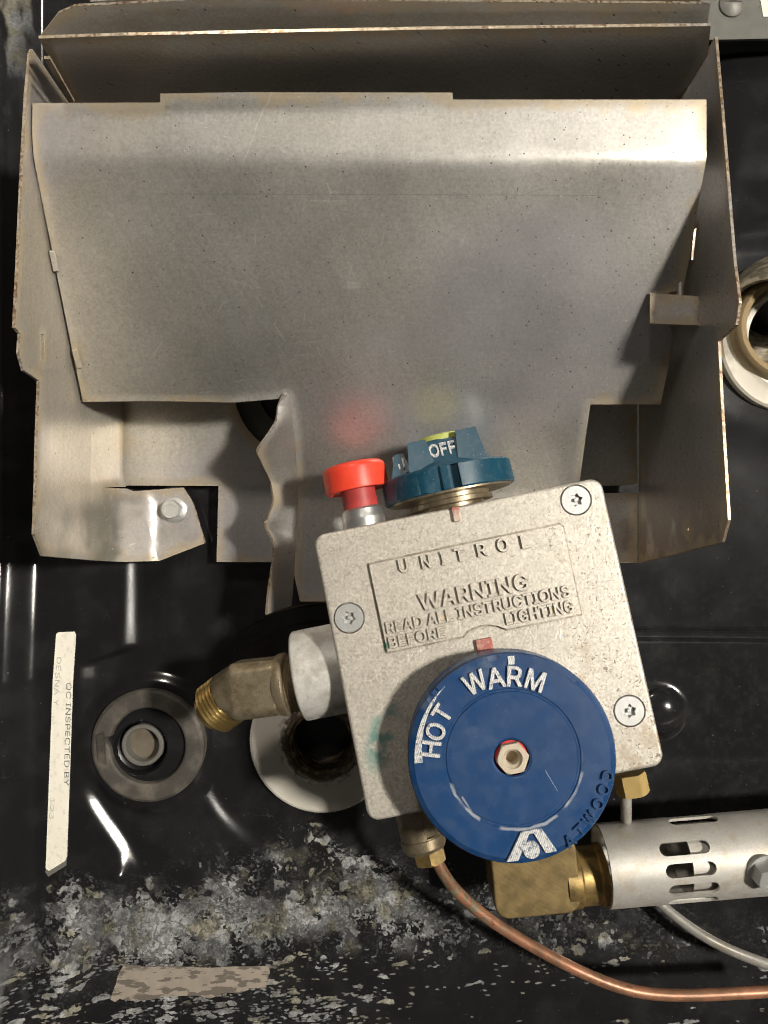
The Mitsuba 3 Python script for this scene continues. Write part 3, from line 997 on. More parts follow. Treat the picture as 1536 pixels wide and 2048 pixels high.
bend(BOX + '__clip', Polygon([(0.0, ic([(0, 586)])[0, 1] - .0), (14.8, ic([(0, 597)])[0, 1]), (26, ic([(0, 600)])[0, 1]), (26, ic([(0, 650)])[0, 1]), (16.5, ic([(0, 655)])[0, 1]), (0, ic([(0, 647)])[0, 1])]),
     fc, TH, 'steel', 1.5, label='small bent clip sticking out of the right wall')
add(BOX + '__clip_pin', put(cyl(.95, 9.0, 20, .3), frame([0, -1, 0]), U(1360, 552, 56.5)), 'steel', 30, lambda v: np.c_[np.full(len(v), 4.0), 0 * v[:, 0]])

# hex bolt on the foot
bo = U(348, 1019, 6.0)
bolt = put(lathe([(0, 0), (4.6, 0), (4.6, .7), (3.6, 1.2), (0, 1.2)], 40), np.eye(3), bo)
bolt = bolt + put(hexnut(3.35, 4.0).translate([0, 0, 1.0]), frame([0, 0, 1], [1, .3, 0]), bo)
bolt = bolt - put(cyl(1.9, 2), np.eye(3), bo + [0, 0, 4.4])
add(BOX + '__bolt', bolt, 'screw_metal', 30)

# ------------------------------------------------------------------ gas control valve
V = 'control_valve'
tag(V, 'square cast metal gas valve with a blue dial, tilted below the steel box', 'gas valve')

def vp(m):
    return put(m, VR, VO)


def CL(px, h=0.0):
    """pixel -> cover coordinates at height h"""
    px = np.atleast_2d(np.asarray(px, float))
    o = VO + VR[:, 2] * h
    d = rays(px)
    e = np.array([0, 0, D])
    t = ((o - e) @ VR[:, 2]) / (d @ VR[:, 2])
    q = e + d * t[:, None] - VO
    return np.c_[q @ VR[:, 0], q @ VR[:, 1]]


cov = bevelled(rrect(82.85, 80.67, 3.4), 9.0, .9, 5).translate([0, 0, -9.0])
scr = [(1152, 1000), (698, 1236), (1259, 1422)]
for s in scr:
    a, b = CL(s)[0]
    cov = cov - lathe([(0, -1.6), (4.35, -1.6), (4.35, -.35), (4.7, 1), (0, 1)], 40).translate([a, b, 0])
add(V + '__cover', vp(cov), 'cast_metal', 40, label='flat square cover plate of pale speckled cast metal')

pan = [(738, 1129), (925, 1089), (1118, 1049), (1125, 1054), (1161, 1228), (1012, 1258)]
arch = [(1012, 1258), (996, 1252), (978, 1249), (960, 1250), (944, 1256), (933, 1263), (926, 1272)]
pan = pan[:5] + arch + [(775, 1304)]
pp = Polygon(CL(pan)).buffer(.5).buffer(-.5)
EDGE_SHADE += [tuple(map(float, q_)) for q_ in np.array(Polygon(CL(pan)).buffer(.18, join_style=2).exterior.coords)[:-1]]
add(V + '__raised_panel', vp(polyext(pp, 1.2)), 'cast_letter', False)


def letters(key, text, p0, p1, hpx, depth, h0, bsdf, bold=False, squash=True):
    """lettering on the cover between two baseline pixels"""
    a, b = CL([p0, p1], h0)
    t = meshkit.text_mesh(text, hpx * (D - 66) / F, depth, bold)
    t = t if isinstance(t, trimesh.Trimesh) else trimesh.Trimesh(*t)
    v = np.array(t.vertices)
    x0, x1 = v[:, 0].min(), v[:, 0].max()
    L = np.linalg.norm(b - a)
    v[:, 0] = (v[:, 0] - x0) / (x1 - x0) * L
    e = (b - a) / L
    q = np.c_[a[0] + v[:, 0] * e[0] - v[:, 1] * e[1], a[1] + v[:, 0] * e[1] + v[:, 1] * e[0], h0 + v[:, 2]]
    return trimesh.Trimesh(q @ VR.T + VO, t.faces, process=False)


def letter_group(key, meshes, bsdf, **kw):
    return add(key, trimesh.util.concatenate(meshes), bsdf, False, **kw)


H0 = 1.15
uni = []
for ch, c, wpx in (('U', (807, 1131), 19), ('N', (852, 1123.5), 19), ('I', (884, 1117), 5), ('T', (919, 1109.5), 19), ('R', (963, 1099), 19), ('O', (1005, 1090), 22), ('L', (1050, 1083), 17)):
    dx, dy = math.cos(math.radians(11.8)), -math.sin(math.radians(11.8))
    bx, by = c[0] + 25 * .5 * -dy * -1 * -1, c[1] + 12.5 * dx
    bx = c[0] + 12.5 * math.sin(math.radians(11.8))
    uni.append(letters('', ch, (bx - wpx / 2 * dx, by - wpx / 2 * dy), (bx + wpx / 2 * dx, by + wpx / 2 * dy), 25, 1.05, H0, None, True))
ALL_TEXT = list(uni)
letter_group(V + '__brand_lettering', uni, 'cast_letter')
WARN = [letters('', 'WARNING', (842, 1221), (1060, 1177), 31, 1.05, H0, None, True),
             letters('', 'READ ALL INSTRUCTIONS', (775, 1267), (1141, 1192), 22, .9, H0, None, True),
             letters('', 'BEFORE', (780, 1296), (892, 1273), 21, .9, H0, None, True),
             letters('', 'LIGHTING', (1013, 1249), (1148, 1222), 22, .9, H0, None, True)]
ALL_TEXT += WARN
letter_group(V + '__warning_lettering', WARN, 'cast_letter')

def shade_skirt(meshes):
    """dark skirt shifted down and left, painted shade round each raised letter"""
    out = []
    for m in meshes:
        q = (np.array(m.vertices) - VO) @ VR
        f = np.array(m.faces)
        t = q[f]
        top = t[(np.ptp(t[:, :, 2], axis=1) < 1e-6) & (t[:, :, 2].mean(1) > H0 + .3)]
        u = shapely.union_all([Polygon(x[:, :2]) for x in top if abs(np.cross(x[1, :2] - x[0, :2], x[2, :2] - x[0, :2])) > 1e-5]).buffer(.01)
        u = shapely.affinity.translate(u.buffer(.16, quad_segs=3), -.07, -.09).simplify(.02)
        out.append(vp(polyext(u, .12).translate([0, 0, 1.2])))
    return trimesh.util.concatenate([trimesh.Trimesh(np.array(o.to_mesh().vert_properties[:, :3]), np.array(o.to_mesh().tri_verts), process=False) for o in out])


add(V + '__letter_shade', shade_skirt(ALL_TEXT), 'letter_shade', False, label='dark skirt added as painted shade round the raised lettering', kind='stuff')
star = Polygon([((1.75 if i % 2 == 0 else 1.15) * math.cos(i * math.pi / 6), (1.75 if i % 2 == 0 else 1.15) * math.sin(i * math.pi / 6)) for i in range(12)]).buffer(.18)
for s, ro in zip(scr, (10, 40, 75)):
    a, b = CL(s)[0]
    m = lathe([(0, -1.5), (4.15, -1.5), (4.15, -.25), (3.95, .05), (0, .05)], 48) - polyext(star, 2).translate([0, 0, -1.2]) + cyl(.55, 1.2, 16, .1).translate([0, 0, -1.3])
    add(V + '__screw', vp(m.rotate([0, 0, ro]).translate([a, b, 0])), 'screw_metal', 30)
# index marks
for c, sz in (((912, 1029), (2.1, 4.2)), ((969, 1293), (4.6, 4.6))):
    a, b = CL(c)[0]
    add(V + '__index_mark', vp(bevelled(rrect(sz[0], sz[1], .4, 4), 1.5, .3).translate([a, b, -.2])), 'marker_paint', 40, label='small red painted raised index mark')

# body behind the cover and the inlet boss
body = bevelled(rrect(76, 74, 3), 34, 1.0).translate([0, 0, -42])
add(V + '__body', vp(body), 'body_metal', 40)
boss_end = U(597, 1352, 45.0)
ax_in = VR[:, 0]
add(V + '__inlet_boss', put(cyl(13.6, 26, 72, 1.0), frame(ax_in, [0, 0, 1]), boss_end), 'body_metal', 40, label='pale round inlet boss on the left side of the valve')

# red push button
ax = VR[:, 1]
RB = frame(ax, VR[:, 0])
bt = U(729, 1048, 52)
hgt = lambda px_, o: (np.asarray(U(*px_, 52)) - o) @ ax
add(V + '__push_button', put(lathe([(0, 17.2), (0, 10.5), (7.6, 10.5), (7.9, 10.0), (9.2, 10.0), (9.4, 10.4), (9.5, 16.2), (9.2, 17.2), (8.3, 17.9), (7.0, 18.2), (4, 17.6), (0, 17.2)][::-1], 64), RB, bt), 'red_plastic', 40, label='round glossy red push button')
add(V + '__push_button__stem', put(cyl(5.2, 10.5, 40).translate([0, 0, 2]), RB, bt), 'red_rod', 40)
add(V + '__push_button__ferrule', put(lathe([(0, -8), (6.4, -8), (6.4, 1.4), (6.1, 2.0), (5.9, 4.2), (5.4, 4.8), (0, 4.8)], 48), RB, bt), 'zinc', 30)

# teal knob on the upper edge
kb = U(900, 990, 49.5)           # foot of the knob on its axis
R_k = frame(ax, VR[:, 0])      # local x along the cover, y = -cover normal... z up the axis
# make local y point to the viewer
R_k = np.stack([-VR[:, 0], VR[:, 2], ax], 1)
def kp(m):
    return put(m, R_k, kb)
rim = lathe([(0, 0), (19.3, 0), (19.6, .4), (19.4, 6.6), (18.6, 7.2), (0, 7.2)], 72)
cut = []
for dx_ in (-1.2, ):
    cut.append(bevelled(rrect(3.0, 6, .3, 2), 9, .2).translate([dx_, 19.2, -1]))
rim = rim - MF.batch_boolean(cut, m3.OpType.Add)
rim = rim - MF.cube([5.5, 2.2, 9]).translate([2.4, 18.2, -1])
for k in range(14):
    if k not in (3, 4):
        rim = rim - cyl(.55, 9, 10).translate([19.9 * math.cos(.449 * k + .2), 19.9 * math.sin(.449 * k + .2), -1])
core = lathe([(0, 7), (16.8, 7), (12.6, 10.2), (9.6, 13.5), (8.6, 16.0), (0, 16.0)], 56)
knob = rim + core
def block(x0, x1, y0, y1, z0, z1, tx, ty):
    pts = [[x, y, z0] for x in (x0 - tx, x1 + tx) for y in (y0 - ty, y1 + ty)] + [[x, y, z1] for x in (x0, x1) for y in (y0, y1)]
    return MF.hull_points(np.array(pts, float))
# two grip posts with slanted fronts
for x0, x1 in ((-10.4, -4.6), (4.4, 9.6)):
    knob = knob + block(x0, x1, -12.5, 11.0, 6.8, 17.0 if x0 < 0 else 16.2, 1.3, 3.6)
knob = knob + block(11.5, 14.0, -4, 8, 6.8, 14.0, 2.0, 3.0)
# sloping face between the posts that carries the lettering
knob = knob + MF.hull_points(np.array([[-5, 14.8, 7], [5, 14.8, 7], [-5, 9.2, 15.6], [5, 9.2, 15.6], [-5, 0, 15.6], [5, 0, 15.6], [-5, 0, 7], [5, 0, 7]], float))
add(V + '__gas_knob', kp(knob), 'teal_plastic', 30, label='teal plastic gas knob with two grips')
add(V + '__gas_knob__cap', kp(lathe([(0, 15.5), (7.2, 15.5), (7.2, 17.2), (6.6, 17.6), (0, 17.6)], 40).translate([-.4, 1.5, 0])), 'yellow_plastic', 30, label='yellow green cap between the grips')
add(V + '__gas_knob__collar', kp(lathe([(0, -9), (9.5, -9), (9.5, -3.4), (12.4, -3.2), (12.4, -1.9), (11.6, -1.6), (11.6, -.5), (18.3, -.5), (18.3, 0.1), (0, .1)], 64)), 'brass_dull', 30)
# OFF on the sloping face, and strokes on the left of the knob
slope = np.array([0, 9.2 - 14.8, 15.6 - 7.0])
slope /= np.linalg.norm(slope)
def knob_text(text, height, width, ctr, ux, uy, depth):
    t = meshkit.text_mesh(text, height, depth, True)
    t = t if isinstance(t, trimesh.Trimesh) else trimesh.Trimesh(*t)
    v = np.array(t.vertices)
    v[:, 0] = (v[:, 0] - v[:, 0].min()) / np.ptp(v[:, 0]) * width - width / 2
    un = np.cross(ux, uy)
    qv = ctr + np.outer(v[:, 0], ux) + np.outer(v[:, 1], uy) + np.outer(v[:, 2], un)
    return trimesh.Trimesh(qv @ R_k.T + kb, t.faces, process=False)
add(V + '__gas_knob__lettering', knob_text('OFF', 4.4, 7.6, np.array([0.2, 12.6, 10.4]), np.array([-1.0, 0, 0]), slope, .5), 'silver_print', False)
st = []
for i in range(3):
    st.append(MF.cube([.5, .6, 5.2]).rotate([38, 0, 0]).translate([11.6 + i * 1.3, 10.5 - i * .6, 9.2]))
add(V + '__gas_knob__strokes', kp(MF.batch_boolean(st, m3.OpType.Add)), 'silver_print', False)

# blue dial
HD = 14.0
dc = CL((1024, 1516), HD)[0]
R0 = 27.0
dial = lathe([(0, 2.2), (R0 - 1.4, 2.2), (R0 - .4, 2.8), (R0, 4.0), (R0 - .1, HD - 1.5), (R0 - .5, HD - .7), (R0 - 1.2, HD - .35), (R0 - 1.8, HD),
              (17.75, HD), (17.5, HD - .28), (17.05, HD - .28), (16.8, HD), (5.2, HD), (4.6, HD - .4), (4.55, 4), (0, 4)], 128)
dial = dial - cyl(4.35, 20, 32).translate([0, 0, 6])
DZ = V + '__dial'


def dp(m):
    return vp(m.translate([dc[0], dc[1], 0]))


add(DZ, dp(dial), 'dial_plastic', 25, label='large round blue temperature dial')
off = -11.4                 # the cover's roll, so that picture angles can be used on the dial


def dpx(px):
    q = CL(px, HD) - dc
    return q


def arc_text(chars, depth=.95, inward=False):
    out = []
    for ch, px, hpx, wpx in chars:
        c = dpx([px])[0]
        a = math.atan2(c[1], c[0]) - math.pi / 2
        if inward:
            a += math.pi
        t = meshkit.text_mesh(ch, hpx * 205 / F, depth, True)
        t = t if isinstance(t, trimesh.Trimesh) else trimesh.Trimesh(*t)
        v = np.array(t.vertices)
        v[:, 0] = (v[:, 0] - (v[:, 0].min() + v[:, 0].max()) / 2) / np.ptp(v[:, 0]) * wpx * 205 / F
        v[:, 1] -= (v[:, 1].min() + v[:, 1].max()) / 2
        ca, sa = math.cos(a), math.sin(a)
        qv = np.c_[c[0] + v[:, 0] * ca - v[:, 1] * sa + dc[0], c[1] + v[:, 0] * sa + v[:, 1] * ca + dc[1], v[:, 2] + HD - .05]
        out.append(trimesh.Trimesh(qv @ VR.T + VO, t.faces, process=False))
    return out


letter_group(DZ + '__setting_lettering', arc_text([('W', (950, 1364), 38, 46), ('A', (991, 1355), 38, 36), ('R', (1029, 1352), 38, 30), ('M', (1070, 1360), 38, 36)]) +
             arc_text([('H', (862, 1497), 36, 30), ('O', (871, 1462), 36, 32), ('T', (884, 1426), 36, 28)]), 'silver_print', label='raised silver letters on the dial')
letter_group(DZ + '__maker_lettering', arc_text([('A', (1139, 1680), 21, 20), ('T', (1160, 1659), 21, 18), ('W', (1179, 1636), 21, 25), ('O', (1196, 1607), 21, 20), ('O', (1207, 1578), 21, 20), ('D', (1214.5, 1550), 21, 19)], .9, True), 'dial_plastic')
logo = [Polygon(dpx(p)) for p in ([(1043, 1661), (1079, 1655), (1040, 1717), (1014, 1722)], [(1060, 1658), (1082, 1655), (1113, 1699), (1093, 1704)])]
left = Polygon(dpx([(1042, 1662), (1082, 1655), (1078, 1662), (1058, 1666), (1036, 1719), (1013, 1722)]))
right = Polygon(dpx([(1060, 1658), (1082, 1655), (1113, 1700), (1091, 1704), (1066, 1664)]))
circ = Point(*dpx([(1062, 1698)])[0]).buffer(2.15)
lg = polyext(left.union(right), .95, .12) + polyext(circ, .95, .12)
add(DZ + '__emblem', dp(lg.translate([0, 0, HD - .05])), 'silver_print', False, label='raised silver emblem at the lower edge of the dial')
tick = Polygon(dpx([(1015, 1312), (1028, 1311), (1029, 1328), (1016, 1329)]))
wd = []
for i in range(13):
    t = i / 12
    an = math.radians(172 - 50 * t)
    wd.append(((R0 - 1.9) * math.cos(an), (R0 - 1.9) * math.sin(an)))
inn = []
for i in range(13):
    t = i / 12
    an = math.radians(172 - 50 * t)
    rr = R0 - 1.9 - 2.0 * (1 - t) - .15
    inn.append((rr * math.cos(an), rr * math.sin(an)))
add(DZ + '__index_tick', dp(polyext(tick, .6).translate([0, 0, HD - .05])), 'silver_print', False)
add(DZ + '__scale_wedge', dp(polyext(Polygon(wd + inn[::-1]), .4).translate([0, 0, HD - .05])), 'silver_print', False, label='silver wedge at the hot side of the dial rim')
for a0, a1, ri, ro, hh in ((38, 86, R0 - 2.0, R0 - .5, .75), (92, 126, R0 - 2.0, R0 - .5, .75), (127.5, 130.5, R0 - 5.0, R0 - .6, .7), (133, 135.5, R0 - 4.6, R0 - .6, .7)):
    aa = np.radians(np.linspace(a0, a1, 24))
    p_ = [(ro * math.cos(t), ro * math.sin(t)) for t in aa] + [(ri * math.cos(t), ri * math.sin(t)) for t in aa[::-1]]
    add(DZ + '__rim_ridge', dp(polyext(Polygon(p_).buffer(0), hh, .15).translate([0, 0, HD - .35])), 'dial_plastic', 30)
nut = hexnut(4.3, 9.6) - lathe([(0, 4), (1.75, 4), (1.75, 8.3), (2.5, 9.0), (2.5, 10), (0, 10)], 32)
ctr = dpx([(1025, 1516)])[0]
add(DZ + '__center_nut', dp(nut.translate([ctr[0], ctr[1], HD - 8.6])), 'nut_metal', 30, label='pale hexagonal nut in the middle of the dial')
add(DZ + '__red_ring', dp(lathe([(3.2, 0), (4.3, 0), (4.3, 1.0), (3.2, 1.0)], 32).translate([0, 0, HD - 2.2])), 'red_ring', 30)

# ------------------------------------------------------------------ brass elbow at the inlet
E_ = 'brass_elbow'
tag(E_, 'dull brass elbow fitting screwed into the left side of the valve', 'pipe fitting')
axl = -ax_in
p0 = boss_end + VR[:, 1] * -2.0
bend_p = U(480, 1379, 43)
d1 = bend_p - p0
L1 = np.linalg.norm(d1)
d1 /= L1
tip = U(424, 1421, 40)
d2 = tip - bend_p
L2 = np.linalg.norm(d2)
d2 /= L2


def threads(r, pitch, n, dep, core=0.0, h0=0.0):
    p = [(core, h0), (r - dep, h0)]
    for i in range(n):
        p += [(r - dep, h0 + i * pitch), (r, h0 + (i + .5) * pitch), ]
    p += [(r - dep, h0 + n * pitch), (core, h0 + n * pitch)]
    return lathe(p, 56)


add(E_ + '__inlet_thread', put(threads(8.6, 1.1, 6, .8, 0, -2.0), frame(d1), p0), 'brass_dull', 20)
hexb = hexnut(9.6, 4.2)

bx = MF.batch_hull([put(polyext(rrect(16.6, 16.6, 3.2), .6), frame(d1, VR[:, 2]), p0 + d1 * 6.2), put(polyext(rrect(17.4, 17.2, 4.2), .6), frame(d1, VR[:, 2]), bend_p - d1 * .6)])
bx = bx + put(lathe([(0, 0), (9.0, 0), (9.5, .5), (9.5, 2.0), (9.0, 3.4), (0, 3.4)], 48), frame(d1, [0, .35, 1]), p0 + d1 * 3.2)
bx2 = MF.batch_hull([put(polyext(rrect(17.4, 17.2, 4.2), .6), frame(d1, VR[:, 2]), bend_p - d1 * .6), put(cyl(8.2, 1.2, 40), frame(d2, VR[:, 2]), bend_p + d2 * 3.6)])
eb = trimesh.Trimesh(*[np.array(x) for x in ((bx + bx2).refine_to_length(1.2).to_mesh().vert_properties[:, :3], (bx + bx2).refine_to_length(1.2).to_mesh().tri_verts)], process=True)
trimesh.smoothing.filter_taubin(eb, iterations=2)
add(E_ + '__body', eb, 'brass_dull', 28)
add(E_ + '__outlet_thread', put(threads(8.3, 1.4, 5, 1.0, 0, 0), frame(d2), bend_p + d2 * 4.4), 'brass_bright', False, label='bright brass threaded open end')
add(E_ + '__outlet_mouth', put(lathe([(4.6, 0), (6.9, 0), (6.9, .6), (6.0, 2.4), (4.6, 2.4)], 48), frame(d2), bend_p + d2 * 11.2), 'brass_bright', 25)

# ------------------------------------------------------------------ sleeves, grommet
def sleeve(key, cx, cy, z, R_out, r_in, rim_h, label):
    tag(key, label, 'pipe sleeve', 'white plastic sleeves round pipe couplings')
    o = U(cx, cy, z)
    add(key + '__collar', put(lathe([(r_in, 0), (R_out - .4, 0), (R_out, .5), (R_out - .1, 2.6), (R_out - 1.0, 3.4), (r_in + 1.8, 3.9), (r_in + .8, 5.2), (r_in, 5.2)], 96), np.eye(3), o), 'nylon', 35)
    p = [(r_in - .1, -6), (r_in - .1, rim_h - .6), (r_in - .7, rim_h), (r_in - 1.6, rim_h), (r_in - 2.4, rim_h - 1.0), (r_in - 2.7, rim_h - 1.0)]
    hh = rim_h - 1.2
    while hh > -10:
        p += [(r_in - 2.9, hh), (r_in - 3.3, hh - .75)]
        hh -= 1.5
    p += [(r_in - 3.5, -11), (r_in - .1, -11)]
    add(key + '__coupling', put(lathe(p, 72), np.eye(3), o), 'grimy_brass', 20, label='grimy threaded pipe coupling inside the sleeve')
    add(key + '__plug', put(cyl(r_in - 3, 1, 40), np.eye(3), o + [0, 0, -11.5]), 'black_rubber', 20)


sleeve('pipe_sleeve', 646, 1476, -1.6, 26.3, 13.6, 7.0, 'white plastic sleeve half hidden behind the left side of the valve')
K2 = 'pipe_sleeve_001'
tag(K2, 'large white plastic sleeve cut off by the right edge of the picture', 'pipe sleeve', 'white plastic sleeves round pipe couplings')
o2 = U(1574, 684, 2.0)
add(K2 + '__collar', put(lathe([(16.5, 0), (25.2, 0), (25.6, .5), (25.4, 3.0), (24.6, 3.8), (20.0, 4.4), (18.3, 5.6), (16.5, 5.6)], 96), np.eye(3), o2), 'nylon_dark', 35)
n2 = np.array([-.50, -.50, .71])
R2 = frame(n2, [1, 0, 0])
prof2 = [(12.0, -30), (17.2, -30), (17.2, 1.0), (16.6, 2.2), (15.4, 2.4), (14.9, 1.6), (14.7, -1.5)]
for i in range(9):
    prof2 += [(13.4 - .1 * i, -2.6 - 2.2 * i), (14.4 - .1 * i, -3.7 - 2.2 * i)]
add(K2 + '__coupling', put(lathe(prof2, 80), R2, U(1535, 643, 12)), 'socket_metal', 22, label='tilted internally threaded pipe socket')
add(K2 + '__inner_collar', put(lathe([(15.0, -2), (19.6, -2), (19.4, 5.6), (18.4, 8.0), (17.2, 9.2), (15.0, 8.0)], 80), np.eye(3), U(1556, 664, 2)), 'tan_plastic', 35, label='yellowed inner collar of the sleeve')
add(K2 + '__plug', put(cyl(13, 1, 40), R2, U(1535, 643, 12) - n2 * 26), 'black_rubber', 20)

G = 'rubber_grommet'
tag(G, 'worn brown grey rubber grommet ring round a recessed pipe', 'grommet')
go = U(300, 1487, 1.6)
rg = lathe([(13.2, -4), (20.0, -4), (20.3, 1.6), (20.0, 2.8), (19.0, 3.6), (14.6, 3.6), (13.6, 3.0), (13.2, 2)], 96)
nick = MF.hull_points(np.array([[-15.5, 3.5, -6], [-11, 3.5, -6], [-15.5, 3.5, 8], [-11, 3.5, 8], [-12.0, -3.5, -6], [-10, -4, -6], [-12.0, -3.5, 8], [-10, -4, 8]], float))
lip = MF.hull_points(np.array([[-15.2, 5.0, 3.0], [-18.8, 4.2, 2.8], [-18.0, -5, 2.8], [-14.2, -6.0, 3.0], [-15.2, 5.0, 5.0], [-17.8, 4.2, 4.4], [-17.2, -5, 4.4], [-14.2, -6.0, 5.2]], float))
add(G + '__ring', put(rg - nick, np.eye(3), go), 'rubber', 35)
add(G + '__torn_lip', put(lip, np.eye(3), go), 'rubber', 35, label='torn flap on the left of the ring')
add(G + '__well', put(lathe([(7.2, -9), (14.4, -9), (14.4, -2), (13.4, -.6), (12.2, -1.2), (10.2, -2.6), (9.4, -4.6), (7.2, -5)], 72), np.eye(3), go + [-.3, 0, 0]), 'black_rubber', 35)
add(G + '__pipe', put(lathe([(5.9, -9), (7.5, -9), (7.5, .4), (7.1, .9), (6.3, .9), (5.9, .4)], 56), np.eye(3), go + [-2.6, -.5, 0]), 'pipe_gray', 30)
add(G + '__plug', put(cyl(6.2, 1, 40), np.eye(3), go + [-2.6, -.5, -5.0]), 'brown_plug', 30, label='flat brown disc closing the pipe')

# ------------------------------------------------------------------ sticker and tape remnant
def draped(key, poly_px, lift, bsdf, length=1.2, **kw):
    """thin sheet lying on the panel"""
    pts = np.array([U(px, py, Z(px, py))[:2] for px, py in poly_px])
    poly = Polygon(pts)
    cs = CS([np.array(poly.exterior.coords)[:-1]], m3.FillRule.EvenOdd)
    m = cs.extrude(.12).refine_to_length(length).to_mesh()
    v, f = np.array(m.vert_properties[:, :3]), np.array(m.tri_verts)
    v[:, 2] += lift + panel_height(v[:, 0] * F / D + 768, 1024 - v[:, 1] * F / D)
    return add(key, (v, f), bsdf, 30, **kw)


K = 'inspection_sticker'
draped(K, [(113, 1268), (118, 1264), (150, 1263), (153, 1270), (135, 1712), (131, 1721), (99, 1741), (92, 1736)], .28, 'paper', label='long narrow white paper sticker on the left of the panel', cat='sticker')
draped(K + '__torn_backing', [(99, 1720), (136, 1700), (133, 1730), (97, 1753), (91, 1742)], .20, 'pipe_gray', label='grey adhesive edge below the paper')


def sticker_text(text, c0, c1, hpx, bsdf, key):
    """reads down the sticker"""
    a, b = U(*c0, 0.5), U(*c1, 0.5)
    L = np.linalg.norm(b - a)
    ux = (b - a) / L
    uy = np.array([-ux[1], ux[0], 0])
    t = meshkit.text_mesh(text, hpx / 5.53, .06)
    t = t if isinstance(t, trimesh.Trimesh) else trimesh.Trimesh(*t)
    v = np.array(t.vertices)
    v[:, 0] = (v[:, 0] - v[:, 0].min()) / np.ptp(v[:, 0]) * L
    qv = a + np.outer(v[:, 0], ux) + np.outer(v[:, 1], uy)
    qv[:, 2] = v[:, 2] + .405 + panel_height(qv[:, 0] * F / D + 768, 1024 - qv[:, 1] * F / D)
    return add(key, trimesh.Trimesh(qv, t.faces, process=False), bsdf, False)


sticker_text('QC INSPECTED BY', (139, 1362), (134, 1566), 10, 'ink', K + '__lettering')
sticker_text('DESNA Y', (119, 1312), (114, 1408), 9, 'ink_faint', K + '__lettering')
sticker_text('123', (108, 1590), (105, 1632), 8, 'ink_faint', K + '__lettering')

TP = 'tape_remnant'
draped(TP, [(250, 1926), (262, 1929), (300, 1933), (350, 1932), (420, 1935), (470, 1932), (538, 1931), (540, 1945), (535, 1956), (536, 1966), (530, 1974), (500, 1977), (478, 1986), (450, 1984), (420, 1996), (392, 1990), (330, 1992), (300, 1999), (262, 2001), (240, 1997), (230, 2003), (221, 1998), (225, 1985), (232, 1968), (236, 1950), (243, 1938)], .18, 'old_tape', label='worn beige tape remnant stuck near the bottom of the panel', cat='tape')

# ------------------------------------------------------------------ burner side: brass block, tube, pilot tube, copper tube
BB = 'brass_block'
tag(BB, 'sawn brass outlet block below the blue dial', 'pipe fitting')
oB = U(1085, 1765, 34)
RBk = frame([0, 0, 1], [math.cos(math.radians(5.5)), math.sin(math.radians(5.5)), 0])
blk = bevelled(rrect(27.5, 24.5, 4.6), 22, .7).translate([-2.0, 1.5, -22])
add(BB + '__body', put(blk, RBk, oB), 'brass_sawn', 35, label='flat faced sawn brass body')
ax_t = U(1536, 1704, 28) - U(1204, 1732, 28)
ax_t /= np.linalg.norm(ax_t)
RT = frame(ax_t, [0, 0, 1])
cB = U(1150, 1752, 25)
add(BB + '__outlet_collar', put(lathe([(0, -4), (9.8, -4), (9.8, .5), (9.2, 1.2), (9.2, 6.6), (9.8, 7.2), (9.8, 9.0), (9.2, 9.4), (0, 9.4)], 48), RT, cB), 'brass', 30)

BT = 'burner_tube'
tag(BT, 'grey metal burner tube with air slots at the lower right', 'burner tube')
oT = U(1203, 1731, 28)
R1 = 12.9
shell = cyl(R1, 110, 96) - cyl(R1 - .9, 112, 96).translate([0, 0, -1])
loc = lambda px, py, z: (U(px, py, z) - oT) @ ax_t
s0, s1 = 18.2, 34.0
cuts = []
for k in range(12):
    if k in (5, 6, 7):
        continue
    an = math.radians(-38.7 + 28.6 * k) if k < 4 else math.radians(-38.7 + 28.6 * (k if k < 9 else k - 12.6))
    sl_ = MF.batch_hull([cyl(2.05, 8, 20).translate([0, 0, R1 - 5]).translate([s, 0, 0]) for s in (0, s1 - s0 - 4.1)])
    # slot long axis x -> tube axis, its z -> radial
    d_r = np.array([0, 0, 1.0]) * math.cos(an) + np.array([0, -1.0, 0]) * math.sin(an)
    d_r = d_r - ax_t * (d_r @ ax_t)
    d_r /= np.linalg.norm(d_r)
    Rl = np.stack([ax_t, np.cross(d_r, ax_t), d_r], 1)
    shift = 0.6 * k
    cuts.append(put(sl_, Rl, oT + ax_t * (s0 + shift)))
shell = put(shell, RT, oT)
shell = shell - MF.batch_boolean(cuts, m3.OpType.Add)
add(BT + '__shell', shell, 'aluminised', 30)
inner = cyl(10.6, 70, 64) - cyl(9.8, 72, 64).translate([0, 0, -1])
add(BT + '__inner_tube', put(inner, RT, oT + ax_t * 26.2), 'aluminised', 30)
bo2 = U(1524, 1738, 40)
bolt2 = cyl(5.2, 1.0, 40, .2) + hexnut(4.5, 4.5).translate([0, 0, .9]) - cyl(2.6, 1.2, 30).translate([0, 0, 5.0])
add(BT + '__bolt', put(bolt2, frame([.12, -.25, 1], [1, .4, 0]), bo2), 'screw_metal', 30)

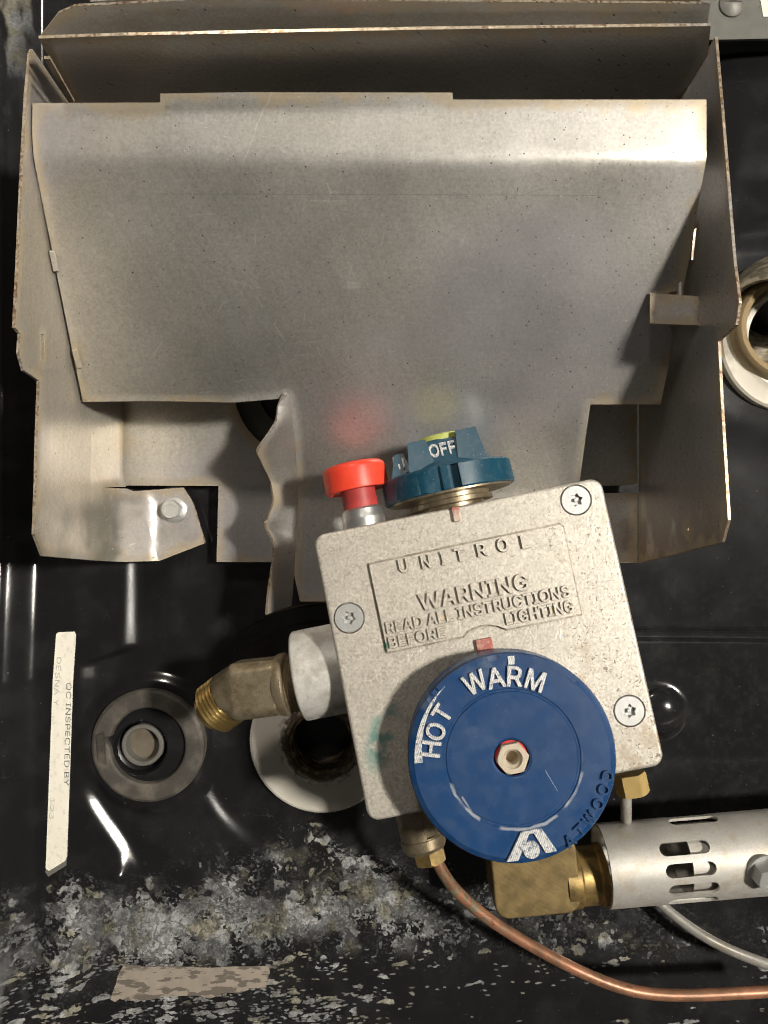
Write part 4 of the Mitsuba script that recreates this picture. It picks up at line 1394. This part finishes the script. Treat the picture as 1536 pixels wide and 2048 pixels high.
PT = 'pilot_tube'
tag(PT, 'thin bare aluminium tube running behind the burner tube', 'gas tube')
pp_ = [U(1250, 1572, 37), U(1252, 1605, 34), U(1252, 1650, 24), U(1262, 1720, 11), U(1300, 1785, 8), U(1345, 1828, 11), U(1400, 1868, 15), U(1460, 1900, 20), U(1560, 1937, 26)]
add(PT + '__tube', tube(spline(pp_, 12), 1.75), 'aluminium', True)
add(PT + '__nut', put(hexnut(5.0, 6.5), frame(-VR[:, 1], [0.3, 0, 1]), U(1258, 1546, 40)), 'brass_new', 25, label='bright brass nut under the right corner of the valve')

CT = 'copper_tube'
tag(CT, 'thin tarnished copper tube curving from the valve to the right edge', 'gas tube')
pc = [U(862, 1690, 40), U(874, 1722, 40), U(900, 1766, 39), U(938, 1806, 37), U(985, 1843, 35), U(1050, 1884, 32), U(1130, 1928, 29), U(1210, 1964, 28), U(1280, 1984, 28), U(1350, 1990, 28), U(1440, 1988, 28), U(1580, 1981, 28)]
add(CT + '__tube', tube(spline(pc, 12), 1.88), 'copper', True)
oN = U(838, 1648, 42)
RN = frame(-VR[:, 1] * 1.0 + np.array([.06, 0, 0]), [0, 0, 1])
cone = lathe([(0, -6), (6.6, -6), (6.6, 3.4), (6.9, 3.6), (6.9, 6.4), (6.2, 7.6), (0, 7.6)], 56)
cone = cone - MF.cube([4, 3.0, 7]).translate([4.5, -4.5, -3.8])
add(CT + '__connector', put(cone, RN, oN), 'brass_dull', 30, label='dull notched connector under the valve')
add(CT + '__nut', put(hexnut(5.2, 4.2), RN, oN + RN[:, 2] * 7.4 + np.array([.9, 0, 0])), 'brass', 25)

# ------------------------------------------------------------------ upper right: bracket, screw, white label
fg, ig, _ = flat([0, 0, 16], [0, .0, 1])
gp = Polygon(ig([(1385, -40), (1600, -40), (1600, 76), (1385, 80)]))
GB = 'gray_bracket'
mgb = polyext(gp, 1.2).translate([0, 0, 14.8])
add(GB, mgb, 'greyplate', 30, label='flat dusty grey plate in the upper right corner', cat='plate')
add('round_screw', put(lathe([(0, 0), (4.3, 0), (4.2, .6), (2.6, 1.6), (0, 1.9)], 40) - MF.cube([6, .8, 2]).translate([-3, -.4, 1.2]), np.eye(3), U(1463, 10, 16.05)), 'pipe_gray', 40, label='small round headed screw in the grey plate', cat='screw')
add('paper_label', polyext(Polygon(ig([(1513, -40), (1600, -40), (1600, 38), (1526, 34)])), .25).translate([0, 0, 16.05]), 'paper', 30, label='corner of a white label at the top right edge', cat='label')
